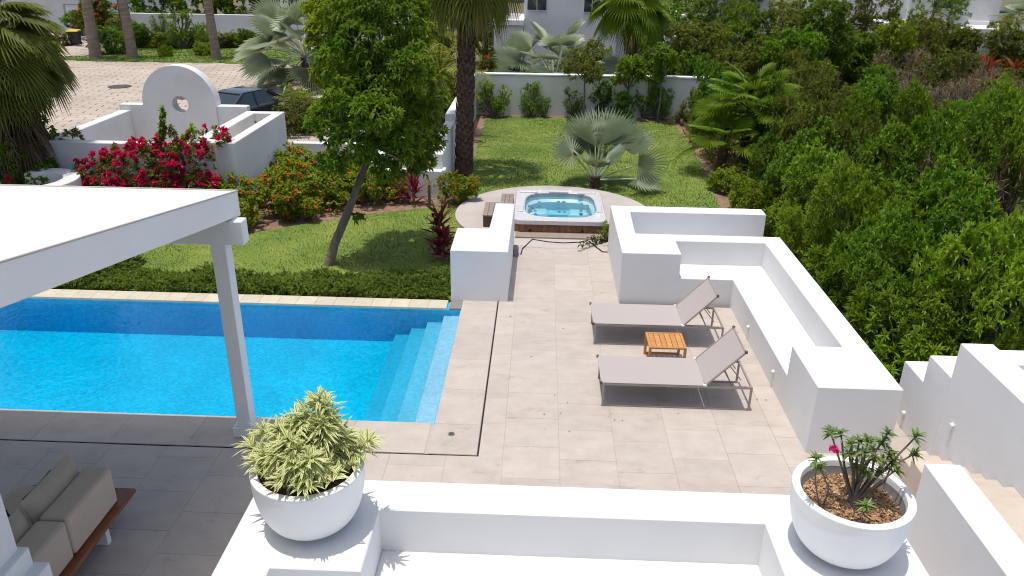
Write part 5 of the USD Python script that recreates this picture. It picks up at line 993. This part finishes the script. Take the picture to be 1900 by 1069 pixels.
# green fan palms by the slope
def fan_clump(label, loc, seed, n, R, plen, trunk_h, elr=(.1, 1.35)):
    t = thing('fan_palm', label, 'palm', 'bright green fan palms at the slope edge', loc=loc); rg = np.random.default_rng(seed); part(t, 'trunk', rough_trunk([(0, 0, -.1), (0, 0, max(.2, trunk_h))], .13, .12, seed, rings=14), palm_bark)
    for i_ in range(n): frond(t, (0, 0, trunk_h), i_ * 2.4 + rg.normal(0, .2), elr[1] - (elr[1] - elr[0]) * i_ / n + rg.normal(0, .1), plen * rg.uniform(.8, 1.15), R * rg.uniform(.85, 1.1), 26, L_fan, L_fan, rg, droop=.12, span=2.1, bend=.3, wid=.8, fused=.45)
    return t
p = atY(1395, 175, 20.5); fan_clump('largest bright green fan palm, standing at the top of the lawn border', (p[0], 20.5, -.05), 21, 18, .72, .8, max(.2, p[2] - .35))
p = atY(1330, 250, 20.0); fan_clump('low green fan palm hanging over the right edge of the rear lawn', (p[0] + .2, 20.0, -.05), 22, 13, .62, .7, max(.2, p[2] - .3))
p = atY(1445, 205, 20.0); fan_clump('green fan palm just right of the largest one, among the shrubs', (p[0], 20.0, -.05), 23, 12, .6, .65, max(.2, p[2] - .3))
p = atY(1350, 210, 21.5); fan_clump('green fan palm just left of the largest one', (p[0], 21.5, -.05), 24, 11, .55, .6, max(.2, p[2] - .3))
# feather palms
def feather(t, base, az, el, L, rg, m, W=.035, ll=.32, n=26, name='frond'):
    h = np.array([math.cos(az), math.sin(az), 0]); pts = []; p = np.array(base, float); e = el
    for i_ in range(9): pts.append(p.copy()); p = p + (math.cos(e) * h + math.sin(e) * np.array([0, 0, 1])) * L / 8; e -= 1.5 / 8 * (.6 + .8 * i_ / 8)
    pts = np.array(pts); tt = np.linspace(.12, .99, n); k = np.linspace(0, 1, 9); c = np.column_stack([np.interp(tt, k, pts[:, j]) for j in range(3)]); tg = unit(np.gradient(c, axis=0)); s = unit(np.cross(tg, [0, 0, 1.0]))
    lens = ll * np.sin(np.clip(tt * 1.05, 0, 1) * math.pi * .93 + .15); B = np.vstack([c, c]); D = unit(np.vstack([tg * .6 + s, tg * .6 - s]) + rg.normal(0, .06, (2 * n, 3)) - [0, 0, .15])
    mm, _ = long_leaves(B, D, np.tile(lens, 2) + .04, W, rg, droop=.3, seg=2); f = part(t, name, mm, m); part(f, 'midrib', tube(pts, .014, 5, .004), m)
def feather_palm(name, label, loc, top, r0, n, L, m, seed, group=None, elr=(-.2, 1.35), tm=None, nst=1):
    t = thing(name, label, 'palm', group, loc=loc); rg = np.random.default_rng(seed); tp = np.array(top) - np.array(loc)
    part(t, 'trunk', rough_trunk([(0, 0, -.1), tp * .5 + [.02, 0, 0], tp], r0, r0 * .75, seed, amp=.05), tm or palm_grey)
    for i_ in range(n): feather(t, tp, i_ * 2.4 + rg.normal(0, .2), elr[1] - (elr[1] - elr[0]) * i_ / n, L * rg.uniform(.85, 1.1), rg, m)
    return t
G5 = 'palms on the far lawn'
for px0, px1, lab, r_ in ((178, 158, 'leftmost far lawn palm trunk, in front of the dark round bush', .27), (247, 225, 'middle far lawn palm trunk, beside the boundary wall start', .24), (402, 383, 'rightmost far lawn palm trunk, standing alone', .22)):
    b = at(px0, 108, -.03); q = atY(px1, -6, b[1]); tp = b + (q - b) * 2.0; feather_palm('lawn_palm', lab, tuple(b), tuple(tp), r_, 12, 2.2, L_fan, px0, G5)
p = at(236, 90); q = atY(222, -6, p[1]); feather_palm('lawn_palm', 'dark thin palm trunk just behind the middle far lawn palm', tuple(p), tuple(p + (q - p) * 1.9), .2, 10, 2.0, L_fan, 77, G5, tm=palm_bark)
p = at(830, 215); feather_palm('yellow_palm', 'yellow-green feather palm behind the leaning tree beside the tall palm trunk', (-3.05, 23.5, -.05), (-3.0, 23.5, 1.7), .12, 26, 1.7, L_yel, 91, elr=(-.4, 1.35))
feather_palm('yellow_palm', 'yellow-green feather palm seen above the leaning tree crown', (-3.5, 27.5, -.05), (-3.5, 27.5, 2.4), .12, 22, 1.8, L_yel, 92, elr=(-.4, 1.3))
p = at(556, 225); feather_palm('cycad', 'low dark green cycad beside the driveway behind the low garden wall', (-7.7, 24.6, -.05), (-7.7, 24.6, .35), .16, 26, 1.0, L_olive, 93, elr=(.0, 1.3), tm=palm_bark)

def tree(name, label, base, forks, lobes, ntips, k, L, W, m, seed, r0=.12, group=None, trunk_pts=None, droop=.18, spread=.9):
    t = thing(name, label, 'tree', group); rg = np.random.default_rng(seed)
    tr = part(t, 'trunk', rough_trunk(trunk_pts, r0, r0 * .62, seed, amp=.10, rings=40, seg=14), bark); f0 = np.array(trunk_pts[-1])
    for c, r in lobes:
        c = np.array(c); md = (f0 + c) / 2 + rg.normal(0, .08, 3); part(t, 'limb', tube([f0 - [0, 0, .03], md, c], r0 * .45, 6, .012), bark, smooth=True)
    P, D = lobes_points(lobes, ntips, rg, up_bias=.35); P = P + (meshkit.noise(P * 2.6, seed)[:, None] - .5) * D * .30
    part(t, 'crown', rosettes(P, D, k, L, W, rg, spread, droop), m); return t
def lob(px, py, Y, r, f=1.0): p = atY(px, py, Y); R = .97 * r / 102 * Y / 13.2; return (tuple(p), (R, R * f, R * .9))
lobesT = [lob(*q) for q in [(715, 170, 13.2, 66), (690, 75, 13.3, 58), (745, 45, 13.5, 50), (640, 120, 13.4, 44), (620, 225, 13.0, 40), (662, 262, 12.7, 44), (745, 255, 12.9, 48), (785, 180, 13.3, 46), (795, 250, 13.6, 34), (700, 205, 12.5, 50), (648, 180, 12.8, 42), (760, 120, 12.9, 46), (620, 300, 12.9, 26), (720, 310, 13.0, 32), (780, 302, 13.2, 28), (640, 30, 13.6, 44), (700, 0, 13.4, 52), (770, 10, 13.8, 34), (690, 140, 14.1, 60), (740, 200, 14.2, 56)]]
tree('leaning_tree', 'leafy green tree with a leaning grey trunk on the left lawn behind the pool', None, None, lobesT, 2600, 10, .115, .042, L_tree, 41, r0=.085, trunk_pts=[(-3.74, 12.85, -.1), (-3.60, 12.9, .35), (-3.33, 13.05, .95), (-3.12, 13.2, 1.5), (-2.85, 13.25, 2.05)], droop=.25)
P = atY(668, 405, 13.0); q_ = stage.GetPrimAtPath('/World/leaning_tree'); rsp = np.random.default_rng(17)
pts_ = np.linspace(np.array([-3.34, 13.02, .85]), P, 6); part('/World/leaning_tree', 'shoot', rosettes(np.vstack([pts_[3:], P + rsp.normal(0, .06, (7, 3))]), sphere_dirs(10, rsp), 8, .10, .04, rsp, 1.0), L_tree); part('/World/leaning_tree', 'twig', tube(pts_, .008, 5, .004), bark)
lobesL = [lob(*q) for q in [(612, 60, 22, 40), (640, 20, 22, 44), (610, 130, 22, 34), (600, 10, 23, 34)]]
tree('lime_tree', 'bright yellow-green tree behind the left side of the leaning tree', None, None, lobesL, 900, 10, .16, .06, L_lime, 42, r0=.08, trunk_pts=[(-5.6, 22.4, -.1), (-5.8, 22.3, .8), (-6.2, 22.1, 1.6)])
b1 = ((-8.9, 22.6, .4), (.7, .6, .45)); 
def bush(kind, label, x, y, s, g, rz=0): copy(SH[kind], label, (x, y, -.1), rz, s if np.ndim(s) else (s, s, s), group=g)
G6 = 'bushes between the driveway and the garden wall'
for i_, (kind, lab, x, y, s) in enumerate([('olive', 'olive bush under the cycad behind the low garden wall', -7.3, 23.2, (1.1, 1, .8)), ('lime', 'yellow-green bush left of the lime tree trunk by the driveway', -8.2, 25.8, (1.4, 1.2, 1.2)), ('dense', 'green bush behind the leaning tree trunk', -5.4, 21.0, (1.2, 1.2, 1.1)), ('deep', 'dark bush beside the stepped side wall', -3.3, 21.2, (1.1, 1.1, 1.0)), ('lime', 'yellow-green bush hidden behind the leaning tree crown', -5.0, 24.5, (1.8, 1.6, 2.0)), ('dense', 'tall green bush behind the leaning tree crown', -4.3, 27.5, (1.6, 1.6, 1.9)), ('olive', 'olive bush behind the stepped side wall', -3.4, 24.5, (1.2, 1.2, 1.3)), ('lime', 'yellow bush against the outside of the side wall', -3.2, 26.0, (1.4, 1.4, 1.8))]): bush(kind, lab, x, y, s, G6, i_ * 50)
# far lawn hedges and bushes
G7 = 'clipped hedge bushes along the far lawn'
for i_, px in enumerate(range(245, 475, 24)):
    p = at(px, 84); bush(['lime', 'deep', 'lime', 'olive'][i_ % 4] if i_ else 'deep', f'clipped hedge bush along the far lawn, {ORD[i_]} of ten from the left', p[0], p[1], (1.5, 1.1, .95) if i_ % 4 in (0, 2) else (1.2, .9, .6), G7, i_ * 40)
for i_, (kind, px, py, s, lab) in enumerate([('deep', 207, 97, (1.3, 1.3, .85), 'dark round bush between the two left far lawn palms'), ('thin', 300, 70, (1.0, 1, 1.3), 'thin brown-green plant before the boundary wall, left one'), ('thin', 340, 88, (1.6, 1.4, 1.7), 'tall thin bush in front of the boundary wall, middle one'), ('thin', 385, 90, (1.2, 1.1, 1.2), 'thin bush right of the middle one before the boundary wall'), ('lime', 310, 103, (.8, .8, .8), 'small round bush on the far lawn'), ('lime', 380, 100, (1.0, 1.0, .9), 'yellow bush on the far lawn beside the rightmost palm'), ('dense', 150, 65, (1.3, 1.3, 1.0), 'green bush behind the wheelie bin'), ('deep', 200, 62, (2.2, 1.6, .9), 'wide dark bush behind the left far lawn palms'), ('dense', 262, 66, (.9, .9, .9), 'green bush at the boundary wall start'), ('olive', 118, 84, (.8, .8, .6), 'olive bush left of the wheelie bin'), ('olive', 95, 45, (1.6, 1.4, 1.5), 'olive bush left of the garden gate')]):
    p = at(px, py); bush(kind, lab, p[0], p[1], s, 'bushes on the far side of the driveway', i_ * 33)
p = atY(165, 40, 46.5); shrub('flame_bush', 'bush with orange-red flowers behind the leftmost far lawn palm', None, 81, 1.7, 3.0, 520, 9, .24, .09, L_olive, None, (p[0] + .6, 46.5, -.1), flowers=(flower_coral, 75, .15, 9))
p = atY(30, 120, 30); bush('olive', 'olive bush at the left end of the driveway', -18.8, 27.0, 1.4, 'bushes at the left end', 10)
# tall trees at the top
def big_tree(name, label, x, y, zt, R, m, seed, n=700, L=.22, W=.08, zlo=.6, copy_of=None, group=None):
    rg = np.random.default_rng(seed); lb = [((x + R * .6 * math.cos(a) * q, y + R * .6 * math.sin(a) * q, zt * z_), (R * s_, R * s_, R * s_ * .85)) for a, q, z_, s_ in zip(rg.uniform(0, 6.28, 11), rg.random(11), rg.uniform(zlo, .92, 11), rg.uniform(.4, .62, 11))]
    return tree(name, label, None, None, lb, n, 10, L, W, m, seed, r0=.13, trunk_pts=[(x, y, -.1), (x + .05, y, zt * .3), (x + .1, y, zt * .55)], group=group)
G8 = 'tall leafy trees along the top edge'
for i_, (px, Y, zt, R, m, lab) in enumerate([(1535, 29.5, 3.7, 1.25, L_deep, 'big dark green tree standing at the top of the slope'), (1455, 33, 3.5, 1.7, L_olive, 'olive green tree left of the big dark tree'), (1385, 33, 3.2, 1.5, L_mid, 'mid green tree above the fan palms'), (1310, 36, 3.6, 1.7, L_deep, 'dark tree right of the distant palm trunk'), (1225, 36, 3.0, 1.4, L_mid, 'green tree right of the rear palm crown'),
    (1605, 40, 3.7, 1.7, L_olive, 'olive tree right behind the big dark tree'), (1728, 50, 3.8, 2.3, L_deep, 'dark broad tree left of the upper right house'), (900, 40, 2.8, 1.5, L_olive, 'olive tree left of the white house behind the tall palm'), (800, 34, 4.4, 2.0, L_lime, 'yellow-green tree behind the top of the leaning tree'), (690, 38, 4.2, 2.0, L_mid, 'green tree behind the far silver palm'), (1110, 46, 3.6, 1.8, L_mid, 'green tree above the white house roof'), (1290, 30, 2.6, 1.3, L_olive, 'olive tree at the corner behind the back wall'), (1420, 27, 2.5, 1.2, L_olive, 'low olive tree behind the largest fan palm'), (1490, 26, 2.7, 1.1, L_mid, 'mid green tree in front of the big dark tree'), (1360, 44, 4.0, 2.0, L_olive, 'farther olive tree above the mid green tree'), (1480, 46, 4.2, 2.2, L_mid, 'farther green tree left above the big dark tree'), (1665, 38, 2.6, 1.2, L_lime, 'yellow-green tree in front of the far white house'), (1712, 39, 2.0, 1.3, L_olive, 'low olive tree left of the round-cornered wall'), (1885, 36, 2.3, 1.2, L_olive, 'olive tree at the right edge below the silver palm'), (1800, 41, 1.7, 1.0, L_olive, 'low olive tree before the upper right house'), (1590, 31, 2.8, 1.0, L_deep, 'dark tree just right of the big dark tree')]):
    p = atY(px, 30, Y); big_tree('leafy_tree', lab, p[0], Y, zt, R, m, 200 + i_, n=1000, zlo=.24, L=.17, W=.06, group=G8)
G9 = 'row of dark trees behind the boundary wall'
dk = big_tree('dark_tree', 'dark tree behind the boundary wall, at its left end', -23.6, 51.5, 4.6, 2.4, L_deep, 300, n=800, L=.3, W=.11, zlo=.35, group=G9)
for i_ in range(1, 6): copy(dk, f"dark tree behind the boundary wall, {ORD[i_]} from its left end", (-23.6 + 23.6 + 2.9 * i_, rgs.uniform(-.5, .8), 0), 0, (1, 1, rgs.uniform(.9, 1.1)), group=G9)
for i_, (px, Y) in enumerate([(700, 80), (860, 85), (1000, 90), (1150, 85), (1300, 80), (1420, 80), (1560, 85), (1700, 80), (1850, 85), (120, 90), (420, 90), (560, 85)]):
    p = atY(px, 10, Y); copy(dk, f'far dark tree on the skyline beyond the houses, {ORD[i_]} of twelve', (p[0] + 23.6 * 1.6, Y - 51.5 * 1.6, 0), 0, (1.6, 1.6, 1.3), group='far trees beyond the houses')

# dry leaf bits blown onto the paving
rl = np.random.default_rng(77); n = 34
P = np.column_stack([np.where(rl.random(n) < .5, rl.uniform(-.5, 3.1, n), rl.normal(.2, .6, n)), rl.uniform(7.6, 13.8, n), np.full(n, .004)]); P = P[(P[:, 0] > -.45) & ~((P[:, 1] > 11.3) & (P[:, 0] > 1.3))]
d = rl.normal(size=(len(P), 3)) * [1, 1, .05]
one('leaf_litter', leaves(P, unit(d), rl.uniform(.02, .05, len(P)), rl.uniform(.008, .018, len(P)), rl, .3, -.05), L_sdead, kind='stuff')

# slim small trees and dry tangles that break up the planting
def slim(label, base, h, R, m, seed, group):
    rg = np.random.default_rng(seed); x, y = base; lb = [((x + rg.normal(0, R * .5), y + rg.normal(0, R * .4), h * rg.uniform(.55, .98)), (R * rg.uniform(.3, .5),) * 3) for _ in range(9)]
    tree('slim_tree', label, None, None, lb, 300, 8, .13, .05, m, seed, r0=.035, trunk_pts=[(x, y, -.1), (x + .04, y, h * .25), (x + .02, y, h * .5)], group=group)
slim('slim young tree standing before the middle of the back wall', (at(1075, 196)[0], 26.2), 2.5, .75, L_olive, 501, 'slim trees at the back wall')
slim('slim young tree before the back wall under the rear palm', (at(1150, 196)[0], 26.4), 1.9, .6, L_mid, 502, 'slim trees at the back wall')
slim('slim tall tree before the right part of the back wall', (at(1205, 200)[0], 26.3), 2.5, .6, L_mid, 503, 'slim trees at the back wall')
for i_, (px, py, lab) in enumerate([(1690, 285, 'dry twig tangle in a gap of the shrubs, middle of the slope'), (1560, 320, 'dry twig tangle in a gap of the shrubs beside the fan palms'), (1835, 305, 'dry twig tangle in a gap of the shrubs near the right edge'), (1745, 345, 'dry twig tangle low among the shrubs, right of the slope middle')]):
    q = at(px, py, 1.2); copy(SH['scrub'], lab, (q[0], q[1], .1), i_ * 70, (.9, .9, 1.35), group='dry tangles among the shrubs')
